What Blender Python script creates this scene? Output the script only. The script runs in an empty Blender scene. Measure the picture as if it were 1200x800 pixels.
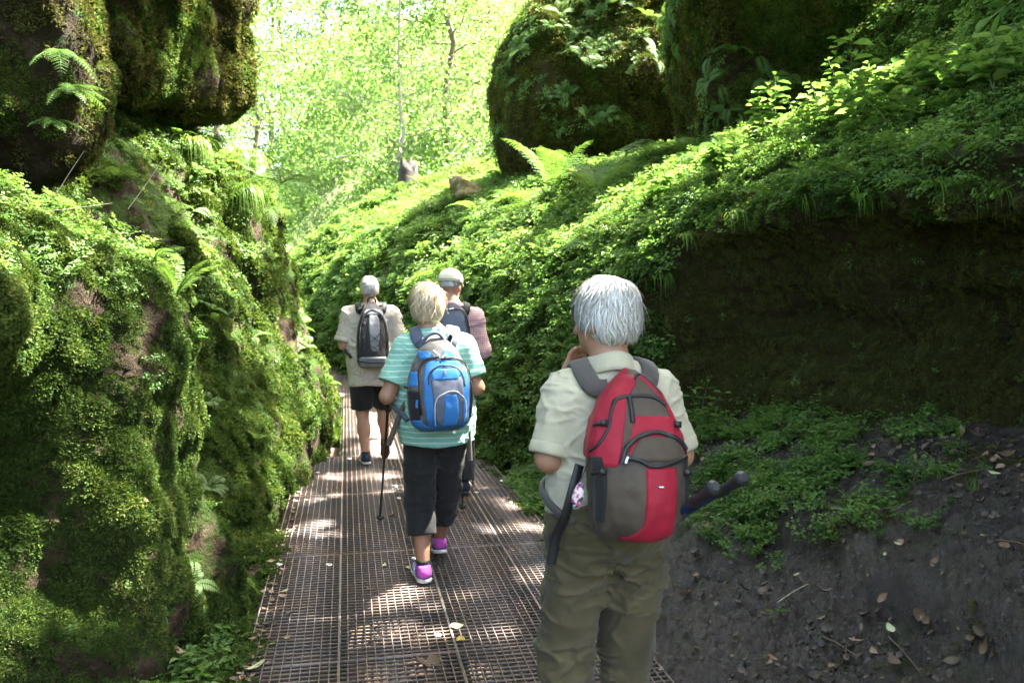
import bpy, math, random
import numpy as np
from mathutils import Matrix, Vector, Euler

rng = np.random.default_rng(7)
random.seed(7)
scene = bpy.context.scene
COL = scene.collection

# ------------------------------------------------------------------ camera
FPX = 1000.0                       # focal length in pixels of a 1200 px wide frame
THETA = math.radians(11.0)         # camera turned right of the walkway (walkway runs along +Y)
PITCH = math.radians(-3.72)
CAM = np.array([0.0, 0.0, 1.63])
cam_data = bpy.data.cameras.new("camera")
cam_data.sensor_width = 36.0
cam_data.lens = 36.0 * FPX / 1200.0
cam_data.clip_start = 0.05
cam_data.clip_end = 1500.0
cam_data.dof.use_dof = True
cam_data.dof.focus_distance = 3.6
cam_data.dof.aperture_fstop = 4.5
cam = bpy.data.objects.new("camera", cam_data)
cam.location = CAM
cam.rotation_euler = (math.pi / 2 + PITCH, 0.0, -THETA)
COL.objects.link(cam)
scene.camera = cam

# ------------------------------------------------------------------ sky, sun, exposure
SUN_EL = math.radians(60.0)
SUN_AZ = math.radians(82.0)        # clockwise from +Y (towards +X)
TO_SUN = np.array([math.cos(SUN_EL) * math.sin(SUN_AZ), math.cos(SUN_EL) * math.cos(SUN_AZ), math.sin(SUN_EL)])
world = bpy.data.worlds.new("World")
scene.world = world
world.use_nodes = True
wn = world.node_tree
wn.nodes.clear()
wo = wn.nodes.new("ShaderNodeOutputWorld")
wb = wn.nodes.new("ShaderNodeBackground")
ws = wn.nodes.new("ShaderNodeTexSky")
ws.sky_type = 'NISHITA'
ws.sun_disc = False
ws.sun_elevation = SUN_EL
ws.sun_rotation = SUN_AZ
ws.air_density = 0.7
ws.dust_density = 6.0
ws.ozone_density = 0.3
wb.inputs["Strength"].default_value = 0.10
wn.links.new(ws.outputs[0], wb.inputs[0])
wn.links.new(wb.outputs[0], wo.inputs[0])
sun_data = bpy.data.lights.new("sun", 'SUN')
sun_data.energy = 5.0
sun_data.angle = math.radians(0.53)
sun_data.color = (1.0, 0.95, 0.86)
sun = bpy.data.objects.new("sun", sun_data)
sun.rotation_euler = Vector(TO_SUN).to_track_quat('Z', 'Y').to_euler()
sun.location = (8, 8, 20)
COL.objects.link(sun)
scene.view_settings.view_transform = 'Standard'
scene.view_settings.look = 'None'
scene.view_settings.gamma = 1.0
scene.view_settings.use_curve_mapping = False
scene.view_settings.exposure = 3.95
scene.render.engine = 'CYCLES'
cy = scene.cycles
cy.use_denoising = True
cy.denoiser = 'OPENIMAGEDENOISE'
cy.denoising_input_passes = 'RGB_ALBEDO_NORMAL'
cy.denoising_prefilter = 'ACCURATE'
cy.max_bounces = 5
cy.diffuse_bounces = 3
cy.glossy_bounces = 2
cy.transmission_bounces = 4
cy.transparent_max_bounces = 4
cy.sample_clamp_indirect = 6.0
cy.use_adaptive_sampling = True
cy.adaptive_threshold = 0.015
cy.adaptive_min_samples = 16
cy.caustics_reflective = False
cy.caustics_refractive = False

# ------------------------------------------------------------------ pixel <-> world
_R = np.array([math.cos(THETA), -math.sin(THETA), 0.0])
_F0 = np.array([math.sin(THETA), math.cos(THETA), 0.0])
_F = _F0 * math.cos(PITCH) + np.array([0, 0, math.sin(PITCH)])
_U = np.cross(_R, _F)

def px(u, v, d):
    """world point seen at photo pixel (u, v) at depth d"""
    return CAM + d * (_F + (u - 600) / FPX * _R - (v - 400) / FPX * _U)

def to_px(P):
    Q = np.asarray(P) - CAM
    z = Q @ _F
    zz = np.where(np.abs(z) < 1e-6, 1e-6, z)
    return 600 + FPX * (Q @ _R) / zz, 400 - FPX * (Q @ _U) / zz, z

def at_z(u, v, z):
    """world point of a pixel on the level plane z"""
    r = _F + (u - 600) / FPX * _R - (v - 400) / FPX * _U
    t = (z - CAM[2]) / r[2]
    return CAM + t * r

# ------------------------------------------------------------------ noise
_perm = rng.permutation(256).astype(np.int64)
_perm = np.concatenate([_perm, _perm, _perm])
_g3 = rng.normal(size=(256, 3)).astype(np.float32)
_g3 /= np.linalg.norm(_g3, axis=1)[:, None]

def noise(P, f=1.0, seed=0):
    P = np.asarray(P, dtype=np.float32) * f + np.float32(seed * 17.31)
    i = np.floor(P).astype(np.int64)
    fr = P - i
    w = fr * fr * fr * (fr * (fr * 6 - 15) + 10)
    i &= 255
    out = 0
    for dx in (0, 1):
        wx = w[..., 0] if dx else 1 - w[..., 0]
        for dy in (0, 1):
            wy = w[..., 1] if dy else 1 - w[..., 1]
            for dz in (0, 1):
                wz = w[..., 2] if dz else 1 - w[..., 2]
                h = _perm[_perm[_perm[(i[..., 0] + dx) & 255] + ((i[..., 1] + dy) & 255)] + ((i[..., 2] + dz) & 255)]
                g = _g3[h]
                out = out + wx * wy * wz * (g[..., 0] * (fr[..., 0] - dx) + g[..., 1] * (fr[..., 1] - dy) + g[..., 2] * (fr[..., 2] - dz))
    return out * 1.5

def fbm(P, f=1.0, oct=4, seed=0, gain=0.5):
    a, s = 1.0, 0.0
    for o in range(oct):
        s = s + a * noise(P, f, seed + o)
        f *= 2.03
        a *= gain
    return s

def sstep(a, b, x):
    t = np.clip((x - a) / (b - a), 0, 1)
    return t * t * (3 - 2 * t)

# ------------------------------------------------------------------ mesh helpers
def make_mesh(name, V, F, smooth=True, attr=None):
    """V (n,3); F: one index array (m,k) or a list of such arrays"""
    me = bpy.data.meshes.new(name)
    V = np.ascontiguousarray(V, dtype=np.float32)
    Fs = F if isinstance(F, list) and getattr(F[0], "ndim", 0) == 2 else [np.asarray(F)]
    Fs = [np.asarray(f, dtype=np.int32) for f in Fs if len(f)]
    loops = np.concatenate([f.ravel() for f in Fs])
    tot = np.concatenate([np.full(len(f), f.shape[1], dtype=np.int32) for f in Fs])
    start = np.concatenate([[0], np.cumsum(tot)[:-1]]).astype(np.int32)
    me.vertices.add(len(V))
    me.vertices.foreach_set("co", V.ravel())
    me.loops.add(len(loops))
    me.loops.foreach_set("vertex_index", loops)
    me.polygons.add(len(tot))
    me.polygons.foreach_set("loop_start", start)
    me.update(calc_edges=True)
    me.validate()
    if smooth and len(me.polygons) == len(tot):
        me.polygons.foreach_set("use_smooth", np.ones(len(tot), dtype=bool))
    if attr is not None and len(me.vertices) == len(V):
        a = me.attributes.new("tone", 'FLOAT', 'POINT')
        a.data.foreach_set("value", np.asarray(attr, dtype=np.float32))
    return me

def add_obj(name, me, mat=None, parent=None):
    o = bpy.data.objects.new(name, me)
    COL.objects.link(o)
    if mat is not None and len(me.materials) == 0:
        me.materials.append(mat)
    if parent is not None:
        o.parent = parent
    return o

def tag(o, label=None, cat=None, group=None, kind=None):
    if label: o["label"] = label
    if cat: o["category"] = cat
    if group: o["group"] = group
    if kind: o["kind"] = kind
    return o

def thing(name, label, cat, loc=(0, 0, 0), rotz=0.0, group=None):
    o = bpy.data.objects.new(name, None)
    o.empty_display_size = 0.1
    COL.objects.link(o)
    o.location = loc
    o.rotation_euler = (0, 0, rotz)
    return tag(o, label, cat, group)

def dup_tree(o, parent=None):
    c = o.copy()
    COL.objects.link(c)
    c.parent = parent
    for ch in list(o.children):
        dup_tree(ch, c)
    return c

def norm(v):
    v = np.asarray(v, dtype=float)
    return v / np.maximum(np.linalg.norm(v, axis=-1, keepdims=True), 1e-9)

def grid_faces(n, m, closed=False):
    """quads of an (n, m) vertex grid; closed wraps the second index"""
    mm = m if closed else m - 1
    i, j = np.meshgrid(np.arange(n - 1), np.arange(mm), indexing='ij')
    j2 = (j + 1) % m
    return np.stack([i * m + j, i * m + j2, (i + 1) * m + j2, (i + 1) * m + j], -1).reshape(-1, 4)

class MB:
    """collects geometry for ONE mesh"""
    def __init__(s): s.V, s.Q, s.T, s.A, s.n = [], [], [], [], 0
    def add(s, V, F, tone=0.5):
        V = np.asarray(V, dtype=float); F = np.asarray(F)
        (s.Q if F.shape[1] == 4 else s.T).append(F + s.n)
        s.V.append(V); s.A.append(np.broadcast_to(np.asarray(tone, dtype=float), (len(V),)))
        s.n += len(V)
    def box(s, c, half, R=None, tone=0.5):
        c = np.asarray(c, float); h = np.asarray(half, float)
        V = np.array([[x, y, z] for x in (-1, 1) for y in (-1, 1) for z in (-1, 1)]) * h
        if R is not None: V = V @ np.asarray(R).T
        s.add(V + c, [[0, 1, 3, 2], [4, 6, 7, 5], [0, 4, 5, 1], [2, 3, 7, 6], [0, 2, 6, 4], [1, 5, 7, 3]], tone)
    def tube(s, pts, r, k=8, tone=0.5, cap=True):
        pts = np.asarray(pts, float); n = len(pts)
        r = np.broadcast_to(np.asarray(r, float), (n,))
        t = norm(np.gradient(pts, axis=0))
        ref = np.array([0, 0, 1.0]) if abs(t[0][2]) < 0.9 else np.array([1.0, 0, 0])
        u = norm(np.cross(t[0], ref)); us = []
        for i in range(n):
            u = norm(u - np.dot(u, t[i]) * t[i]); us.append(u)
        us = np.array(us); vs = np.cross(t, us)
        a = np.linspace(0, 2 * math.pi, k, endpoint=False)
        V = pts[:, None] + r[:, None, None] * (np.cos(a)[None, :, None] * us[:, None] + np.sin(a)[None, :, None] * vs[:, None])
        s.add(V.reshape(-1, 3), grid_faces(n, k, True), tone)
        if cap:
            for e, o in ((0, 1), (n - 1, -1)):
                b = s.n - n * k if e == 0 else s.n - k
                if e == 0: base = b
                ring = V[e]
                s.add(np.vstack([ring, ring.mean(0)]), [[k, (i + 1) % k, i] if o == 1 else [k, i, (i + 1) % k] for i in range(k)], tone)
    def ribbon(s, pts, nrm, w, th, tone=0.5):
        """flat strap: width w, thickness th, nrm points outwards at every point"""
        pts = np.asarray(pts, float); n = len(pts)
        t = norm(np.gradient(pts, axis=0)); nn = np.asarray(nrm, float)
        nn = norm(nn - (nn * t).sum(1)[:, None] * t)
        b = np.cross(t, nn)
        w = np.broadcast_to(np.asarray(w, float), (n,))[:, None]
        V = np.stack([pts - b * w / 2, pts - b * w * .42 + nn * th, pts + b * w * .42 + nn * th, pts + b * w / 2,
                      pts + b * w * .42 - nn * th * .3, pts - b * w * .42 - nn * th * .3], 1)
        s.add(V.reshape(-1, 3), grid_faces(n, 6, True), tone)
    def mesh(s, name, smooth=True):
        F = []
        if s.Q: F.append(np.concatenate(s.Q))
        if s.T: F.append(np.concatenate(s.T))
        return make_mesh(name, np.concatenate(s.V), F, smooth, np.concatenate(s.A))
    def build(s, name, mat, parent=None, smooth=True):
        return add_obj(name, s.mesh(name, smooth), mat, parent)

def crom(P, n):
    """Catmull-Rom resample of control points P (k, c) to n points"""
    P = np.asarray(P, float); k = len(P)
    t = np.linspace(0, k - 1, n)
    i = np.clip(np.floor(t).astype(int), 0, k - 2)
    f = (t - i)[:, None]
    p0, p1, p2, p3 = P[np.maximum(i - 1, 0)], P[i], P[i + 1], P[np.minimum(i + 2, k - 1)]
    return 0.5 * (2 * p1 + (p2 - p0) * f + (2 * p0 - 5 * p1 + 4 * p2 - p3) * f ** 2 + (3 * p1 - p0 - 3 * p2 + p3) * f ** 3)

def vnormals(V, F):
    V = np.asarray(V); N = np.zeros_like(V)
    fn = np.cross(V[F[:, 2]] - V[F[:, 0]], V[F[:, 3 % F.shape[1]]] - V[F[:, 1]]) if F.shape[1] == 4 else np.cross(V[F[:, 1]] - V[F[:, 0]], V[F[:, 2]] - V[F[:, 0]])
    for k in range(F.shape[1]):
        np.add.at(N, F[:, k], fn)
    return norm(N)

# ------------------------------------------------------------------ distance-field modelling
class SDF:
    def __init__(s): s.prims = []; s.post = []
    def cone(s, a, b, ra, rb, k=0.03, cut=None, sc=None):
        a, b = np.array(a, float), np.array(b, float); ab = b - a; L2 = max(ab @ ab, 1e-9)
        def fn(P):
            q = P - a
            t = np.clip((q @ ab) / L2, 0, 1)
            d = np.linalg.norm(q - t[..., None] * ab, axis=-1) - (ra + (rb - ra) * t)
            if cut is not None: d = np.maximum(d, (P - np.asarray(cut[0])) @ np.asarray(cut[1]))
            return d
        m = max(ra, rb)
        s.prims.append((fn, np.minimum(a, b) - m, np.maximum(a, b) + m, k)); return s
    def ell(s, c, r, k=0.03, R=None, cut=None):
        c, r = np.array(c, float), np.array(r, float)
        R = np.eye(3) if R is None else np.asarray(R)
        def fn(P):
            q = (P - c) @ R
            k0 = np.linalg.norm(q / r, axis=-1); k1 = np.linalg.norm(q / (r * r), axis=-1)
            d = k0 * (k0 - 1) / np.maximum(k1, 1e-6)
            if cut is not None: d = np.maximum(d, (P - np.asarray(cut[0])) @ np.asarray(cut[1]))
            return d
        m = r.max()
        s.prims.append((fn, c - m, c + m, k)); return s
    def box(s, c, half, rd=0.02, k=0.02, R=None):
        c, half = np.array(c, float), np.array(half, float) - rd
        R = np.eye(3) if R is None else np.asarray(R)
        def fn(P):
            q = np.abs((P - c) @ R) - half
            return np.linalg.norm(np.maximum(q, 0), axis=-1) + np.minimum(q.max(-1), 0) - rd
        m = np.linalg.norm(half) + rd
        s.prims.append((fn, c - m, c + m, k)); return s
    def custom(s, fn, lo, hi, k=0.01):
        s.prims.append((fn, np.array(lo, float), np.array(hi, float), k)); return s
    def after(s, fn): s.post.append(fn); return s      # fn(P, d) -> d
    def eval(s, P):
        D = np.full(P.shape[:-1], 0.5)
        for fn, lo, hi, k in s.prims:
            d = fn(P); h = np.maximum(k - np.abs(D - d), 0) / k
            D = np.minimum(D, d) - h * h * k * 0.25
        for f in s.post: D = f(P, D)
        return D
    def field(s, h, pad=0.03):
        lo = np.min([p[1] for p in s.prims], 0) - pad; hi = np.max([p[2] for p in s.prims], 0) + pad
        n = np.ceil((hi - lo) / h).astype(int) + 1
        ax = [lo[i] + h * np.arange(n[i]) for i in range(3)]
        D = np.full(n, 0.12)
        for fn, l, u, k in s.prims:
            g = 0.07 + k
            i0 = np.clip(np.floor((l - g - lo) / h).astype(int), 0, n); i1 = np.clip(np.ceil((u + g - lo) / h).astype(int) + 1, 0, n)
            sl = tuple(slice(a, b) for a, b in zip(i0, i1))
            P = np.stack(np.meshgrid(*[ax[i][sl[i]] for i in range(3)], indexing='ij'), -1)
            d = fn(P); hh = np.maximum(k - np.abs(D[sl] - d), 0) / k
            D[sl] = np.minimum(D[sl], d) - hh * hh * k * 0.25
        if s.post:
            m = np.abs(D) < 0.1
            P = np.stack([ax[i][q] for i, q in enumerate(np.nonzero(m))], -1)
            d = D[m]
            for f in s.post: d = f(P, d)
            D[m] = d
            # cuts also carve the deep inside
            m2 = D <= -0.1
            if m2.any():
                P = np.stack([ax[i][q] for i, q in enumerate(np.nonzero(m2))], -1)
                d = D[m2]
                for f in s.post: d = f(P, d)
                D[m2] = d
        s.D, s.lo, s.h = D, lo, h
        return D, lo, h
    def at(s, P):
        """trilinear lookup in the sampled field"""
        q = (np.asarray(P) - s.lo) / s.h
        q = np.clip(q, 0, np.array(s.D.shape) - 1.001)
        i = q.astype(int); f = q - i; o = 0
        for dx in (0, 1):
            for dy in (0, 1):
                for dz in (0, 1):
                    w = (f[..., 0] if dx else 1 - f[..., 0]) * (f[..., 1] if dy else 1 - f[..., 1]) * (f[..., 2] if dz else 1 - f[..., 2])
                    o = o + w * s.D[i[..., 0] + dx, i[..., 1] + dy, i[..., 2] + dz]
        return o
    def grad(s, P):
        e = s.h; P = np.asarray(P, float)
        return norm(np.stack([s.at(P + e * a) - s.at(P - e * a) for a in np.eye(3)], -1))
    def snap(s, P, off=0.0, it=6):
        P = np.array(P, float)
        for _ in range(it):
            P = P - s.grad(P) * (s.at(P) - off)[..., None] * 0.9
        return P
    def mesh(s, name, h, smooth=True):
        D, lo, h = s.field(h)
        V, F = surface_nets(D)
        return make_mesh(name, V * h + lo, F, smooth)

def surface_nets(D):
    s = D < 0
    c = np.zeros(np.array(D.shape) - 1, dtype=np.int8)
    offs = [(x, y, z) for x in (0, 1) for y in (0, 1) for z in (0, 1)]
    n = D.shape
    for o in offs:
        c += s[o[0]:n[0] - 1 + o[0], o[1]:n[1] - 1 + o[1], o[2]:n[2] - 1 + o[2]]
    mix = (c > 0) & (c < 8)
    I = np.argwhere(mix)
    idx = np.full(mix.shape, -1, dtype=np.int64); idx[mix] = np.arange(len(I))
    acc = np.zeros((len(I), 3)); cnt = np.zeros(len(I))
    for a in offs:
        for k in range(3):
            if a[k] == 0:
                b = list(a); b[k] = 1
                da = D[I[:, 0] + a[0], I[:, 1] + a[1], I[:, 2] + a[2]]; db = D[I[:, 0] + b[0], I[:, 1] + b[1], I[:, 2] + b[2]]
                m = (da < 0) != (db < 0)
                t = np.where(m, da / np.where(m, da - db, 1), 0)
                p = np.array(a, float)[None] + t[:, None] * np.eye(3)[k]
                acc[m] += p[m]; cnt[m] += 1
    V = I + acc / np.maximum(cnt, 1)[:, None]
    F = []
    for k in range(3):
        a, b = [(1, 2), (2, 0), (0, 1)][k]
        lo = [slice(1, n[i] - 1) for i in range(3)]; lo[k] = slice(0, n[k] - 1)
        hi = list(lo); hi[k] = slice(1, n[k])
        s0, s1 = s[tuple(lo)], s[tuple(hi)]
        E = np.argwhere(s0 != s1)
        if not len(E): continue
        flip = s0[tuple(E.T)]
        base = E.copy(); base[:, a] += 1; base[:, b] += 1       # back to grid index
        ea, eb = np.eye(3, dtype=int)[a], np.eye(3, dtype=int)[b]
        q = [base - ea - eb, base - eb, base, base - ea]
        ok = np.ones(len(E), bool)
        ids = []
        for w in q:
            ids.append(idx[np.clip(w[:, 0], 0, mix.shape[0] - 1), np.clip(w[:, 1], 0, mix.shape[1] - 1), np.clip(w[:, 2], 0, mix.shape[2] - 1)])
        ids = np.stack(ids, 1)
        ok = (ids >= 0).all(1)
        ids[~flip] = ids[~flip][:, ::-1]
        F.append(ids[ok])
    return V, np.concatenate(F)

def rotx(a): c, s = math.cos(a), math.sin(a); return np.array([[1, 0, 0], [0, c, -s], [0, s, c]])
def roty(a): c, s = math.cos(a), math.sin(a); return np.array([[c, 0, s], [0, 1, 0], [-s, 0, c]])
def rotz(a): c, s = math.cos(a), math.sin(a); return np.array([[c, -s, 0], [s, c, 0], [0, 0, 1]])

# ------------------------------------------------------------------ materials
def nmat(name):
    m = bpy.data.materials.new(name); m.use_nodes = True
    nt = m.node_tree; nt.nodes.clear()
    out = nt.nodes.new("ShaderNodeOutputMaterial")
    return m, nt, out

class NT:
    """tiny node-building shorthand"""
    def __init__(s, name):
        s.m, s.t, s.out = nmat(name)
        s.tc = None
    def n(s, typ, **kw):
        nd = s.t.nodes.new(typ)
        for k, v in kw.items(): setattr(nd, k, v)
        return nd
    def l(s, a, b): s.t.links.new(a, b)
    def coord(s, kind="Object"):
        if s.tc is None: s.tc = s.n("ShaderNodeTexCoord")
        return s.tc.outputs[kind]
    def noise(s, scale, detail=4, rough=0.55, vec=None, stretch=None):
        nd = s.n("ShaderNodeTexNoise")
        nd.inputs["Scale"].default_value = scale; nd.inputs["Detail"].default_value = detail; nd.inputs["Roughness"].default_value = rough
        v = vec or s.coord()
        if stretch:
            mp = s.n("ShaderNodeMapping"); mp.inputs["Scale"].default_value = stretch
            s.l(v, mp.inputs[0]); v = mp.outputs[0]
        s.l(v, nd.inputs["Vector"])
        return nd.outputs["Fac"]
    def ramp(s, fac, stops, interp='LINEAR'):
        r = s.n("ShaderNodeValToRGB"); r.color_ramp.interpolation = interp
        e = r.color_ramp.elements
        while len(e) < len(stops): e.new(0.5)
        for i, (p, c) in enumerate(stops):
            e[i].position = p; e[i].color = (*c, 1) if not np.isscalar(c) else (c, c, c, 1)
        s.l(fac, r.inputs[0]); return r.outputs[0]
    def math(s, op, a, b=None, clamp=False):
        nd = s.n("ShaderNodeMath", operation=op); nd.use_clamp = clamp
        for i, x in enumerate((a, b)):
            if x is None: continue
            if np.isscalar(x): nd.inputs[i].default_value = x
            else: s.l(x, nd.inputs[i])
        return nd.outputs[0]
    def mix(s, fac, a, b):
        nd = s.n("ShaderNodeMix", data_type='RGBA')
        for sock, x in ((nd.inputs[0], fac), (nd.inputs[6], a), (nd.inputs[7], b)):
            if np.isscalar(x): sock.default_value = x
            elif isinstance(x, tuple): sock.default_value = (*x, 1)
            else: s.l(x, sock)
        return nd.outputs[2]
    def bump(s, h, strength=0.5, dist=0.01):
        b = s.n("ShaderNodeBump"); b.inputs["Strength"].default_value = strength; b.inputs["Distance"].default_value = dist
        s.l(h, b.inputs["Height"]); return b.outputs[0]
    def attr(s, name="tone"):
        a = s.n("ShaderNodeAttribute"); a.attribute_name = name; return a.outputs["Fac"]
    def pbr(s, col, rough=0.6, normal=None, metal=0.0, spec=0.5, sheen=0.0, sss=0.0):
        p = s.n("ShaderNodeBsdfPrincipled")
        for sock, x in ((p.inputs["Base Color"], col), (p.inputs["Roughness"], rough), (p.inputs["Metallic"], metal)):
            if isinstance(x, tuple): sock.default_value = (*x, 1)
            elif np.isscalar(x): sock.default_value = x
            else: s.l(x, sock)
        p.inputs["Specular IOR Level"].default_value = spec
        if sheen: p.inputs["Sheen Weight"].default_value = sheen
        if sss:
            p.inputs["Subsurface Weight"].default_value = sss
            p.inputs["Subsurface Radius"].default_value = (0.012, 0.005, 0.003)
            p.inputs["Subsurface Scale"].default_value = 1.0
        if normal is not None: s.l(normal, p.inputs["Normal"])
        return p.outputs[0]
    def done(s, sh): s.l(sh, s.out.inputs["Surface"]); return s.m

def leaf_material(name, stops, transl=0.4, rough=0.45, use_tone=True, spec=0.35):
    """stops: colours from dark to pale; varied per instance and by the 'tone' of each leaf"""
    t = NT(name)
    oi = t.n("ShaderNodeObjectInfo")
    f = oi.outputs["Random"]
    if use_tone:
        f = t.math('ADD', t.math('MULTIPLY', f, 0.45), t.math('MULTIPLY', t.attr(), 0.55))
    k = len(stops)
    geo = t.n("ShaderNodeNewGeometry")
    pn = t.noise(1.7, 3, 0.6, vec=geo.outputs["Position"])
    f = t.math('ADD', f, t.math('MULTIPLY', t.math('SUBTRACT', pn, 0.5), 1.1))
    col = t.ramp(f, [(i / (k - 1), c) for i, c in enumerate(stops)])
    df = t.n("ShaderNodeBsdfDiffuse"); t.l(col, df.inputs["Color"])
    gl = t.n("ShaderNodeBsdfAnisotropic"); gl.inputs["Roughness"].default_value = rough
    gm = t.n("ShaderNodeMixShader"); gm.inputs[0].default_value = 0.09 * spec
    t.l(df.outputs[0], gm.inputs[1]); t.l(gl.outputs[0], gm.inputs[2]); p = gm.outputs[0]
    tr = t.n("ShaderNodeBsdfTranslucent")
    hs = t.n("ShaderNodeHueSaturation"); hs.inputs["Hue"].default_value = 0.485; hs.inputs["Saturation"].default_value = 1.1; hs.inputs["Value"].default_value = 1.5
    t.l(col, hs.inputs["Color"]); t.l(hs.outputs[0], tr.inputs["Color"])
    mx = t.n("ShaderNodeMixShader"); mx.inputs[0].default_value = transl
    t.l(p, mx.inputs[1]); t.l(tr.outputs[0], mx.inputs[2])
    return t.done(mx.outputs[0])

def fabric(name, col, rough=0.85, weave=600, var=0.18, bump=0.25, sheen=0.15):
    t = NT(name)
    n1 = t.noise(9, 5); n2 = t.noise(weave, 2)
    dark = tuple(c * (1 - var) for c in col); pale = tuple(min(c * (1 + var), 1) for c in col)
    c = t.ramp(n1, [(0.3, dark), (0.7, pale)])
    h = t.math('ADD', t.math('MULTIPLY', t.noise(45, 5), 1.0), t.math('MULTIPLY', n2, 0.5))
    return t.done(t.pbr(c, rough, t.bump(h, bump, 0.006), sheen=sheen, spec=0.25))

def plain(name, col, rough=0.5, metal=0.0, bump=0.0, scale=60, var=0.15):
    t = NT(name)
    n1 = t.noise(scale, 4)
    c = t.ramp(n1, [(0.3, tuple(x * (1 - var) for x in col)), (0.7, tuple(min(x * (1 + var), 1) for x in col))])
    return t.done(t.pbr(c, rough, t.bump(n1, bump, 0.004) if bump else None, metal=metal))
# ================================================================== SETTING MATERIALS
def rock_material(name, base_stops, moss_amt=0.5, moss=((0.02, 0.045, 0.006), (0.06, 0.11, 0.016)), strata=0.0):
    t = NT(name)
    n1 = t.noise(1.6, 8, 0.65); n2 = t.noise(14, 6, 0.7); n3 = t.noise(60, 4, 0.7)
    f = t.math('ADD', t.math('MULTIPLY', n1, 0.55), t.math('MULTIPLY', n2, 0.45))
    if strata:
        st = t.noise(3.0, 6, 0.6, stretch=(0.6, 0.6, 7.0))
        f = t.math('ADD', t.math('MULTIPLY', f, 1 - strata), t.math('MULTIPLY', st, strata))
    k = len(base_stops)
    rock = t.ramp(f, [(0.3 + 0.4 * i / (k - 1), c) for i, c in enumerate(base_stops)])
    mcol = t.ramp(n3, [(0.3, moss[0]), (0.7, moss[1])])
    geo = t.n("ShaderNodeNewGeometry"); sx = t.n("ShaderNodeSeparateXYZ"); t.l(geo.outputs["Normal"], sx.inputs[0])
    up = t.math('MULTIPLY', sx.outputs[2], 0.35)
    mm = t.math('ADD', t.math('ADD', t.noise(2.3, 7, 0.7), up), moss_amt - 1.0)
    mm = t.math('ADD', mm, t.math('MULTIPLY', t.math('SUBTRACT', n2, 0.5), 0.5))
    mask = t.ramp(mm, [(0.0, 0.0), (0.12, 1.0)])
    col = t.mix(mask, rock, mcol)
    vo = t.n("ShaderNodeTexVoronoi"); vo.inputs["Scale"].default_value = 9.0; vo.feature = 'F1'; t.l(t.coord(), vo.inputs["Vector"])
    h = t.math('ADD', t.math('ADD', t.math('MULTIPLY', n2, 1.2), t.math('MULTIPLY', n3, 0.6)), t.math('MULTIPLY', vo.outputs["Distance"], 0.9))
    return t.done(t.pbr(col, 0.8, t.bump(h, 1.0, 0.07), spec=0.12))

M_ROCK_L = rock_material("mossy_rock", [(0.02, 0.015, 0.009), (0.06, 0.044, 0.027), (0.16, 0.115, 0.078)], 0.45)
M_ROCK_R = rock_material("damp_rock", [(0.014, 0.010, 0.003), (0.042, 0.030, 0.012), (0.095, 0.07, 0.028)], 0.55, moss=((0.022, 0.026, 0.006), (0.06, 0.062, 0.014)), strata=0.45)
M_BOULDER = rock_material("boulder_rock", [(0.014, 0.010, 0.005), (0.04, 0.029, 0.016), (0.11, 0.082, 0.048)], 0.42)
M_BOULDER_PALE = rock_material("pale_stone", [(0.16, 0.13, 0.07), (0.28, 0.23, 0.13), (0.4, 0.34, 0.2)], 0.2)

def earth_material(name, stops, rough=(0.35, 0.8), bump=1.0, moss=None, wet=0.0):
    t = NT(name)
    n1 = t.noise(2.2, 6, 0.65); n2 = t.noise(22, 7, 0.72); n3 = t.noise(110, 4, 0.7)
    f = t.math('ADD', t.math('MULTIPLY', n1, 0.4), t.math('ADD', t.math('MULTIPLY', n2, 0.4), t.math('MULTIPLY', n3, 0.2)))
    k = len(stops)
    c = t.ramp(f, [(0.34 + 0.32 * i / (k - 1), s) for i, s in enumerate(stops)])
    if moss:
        mk = t.ramp(t.noise(1.5, 6, 0.65), [(0.56, 0.0), (0.68, 0.8)])
        c = t.mix(mk, c, moss)
    r = t.ramp(t.noise(7, 6, 0.7), [(0.38, rough[0]), (0.6, rough[1])])
    h = t.math('ADD', t.math('MULTIPLY', n2, 1.0), t.math('MULTIPLY', n3, 0.7))
    sh = t.pbr(c, r, t.bump(h, bump, 0.03), spec=0.5)
    if wet:
        b = sh.node; b.inputs["Coat Weight"].default_value = wet; b.inputs["Coat Roughness"].default_value = 0.1
        t.l(t.bump(t.math('ADD', n2, t.math('MULTIPLY', n3, .35)), 0.9, 0.03), b.inputs["Coat Normal"])
    return t.done(sh)

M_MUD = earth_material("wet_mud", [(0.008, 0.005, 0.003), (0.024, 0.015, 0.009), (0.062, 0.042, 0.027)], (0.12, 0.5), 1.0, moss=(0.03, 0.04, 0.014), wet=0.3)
M_EARTH = earth_material("brown_earth", [(0.04, 0.025, 0.016), (0.085, 0.053, 0.034), (0.15, 0.1, 0.065)], (0.6, 0.9), 0.8)
M_FOREST = earth_material("forest_floor", [(0.03, 0.05, 0.012), (0.07, 0.1, 0.025), (0.14, 0.13, 0.05)], (0.8, 0.95), 0.6)

# ================================================================== LAND FORMS
def loft(stations, ny, npf):
    """stations: [(Y, [(x, z), ...])] -> grid points (ny, npf, 3)"""
    Ys = np.array([s[0] for s in stations])
    prof = np.stack([crom(s[1], npf) for s in stations])          # (S, npf, 2)
    yy = np.linspace(Ys[0], Ys[-1], ny)
    # monotone-ish blend along Y
    G = np.zeros((ny, npf, 3))
    i = np.clip(np.searchsorted(Ys, yy, side='right') - 1, 0, len(Ys) - 2)
    f = ((yy - Ys[i]) / (Ys[i + 1] - Ys[i]))
    f = (f * 0.45 + 0.55 * f * f * (3 - 2 * f))[:, None, None]
    G[:, :, 0:3:2] = prof[i] * (1 - f) + prof[i + 1] * f
    G[:, :, 1] = yy[:, None]
    return G

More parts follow.
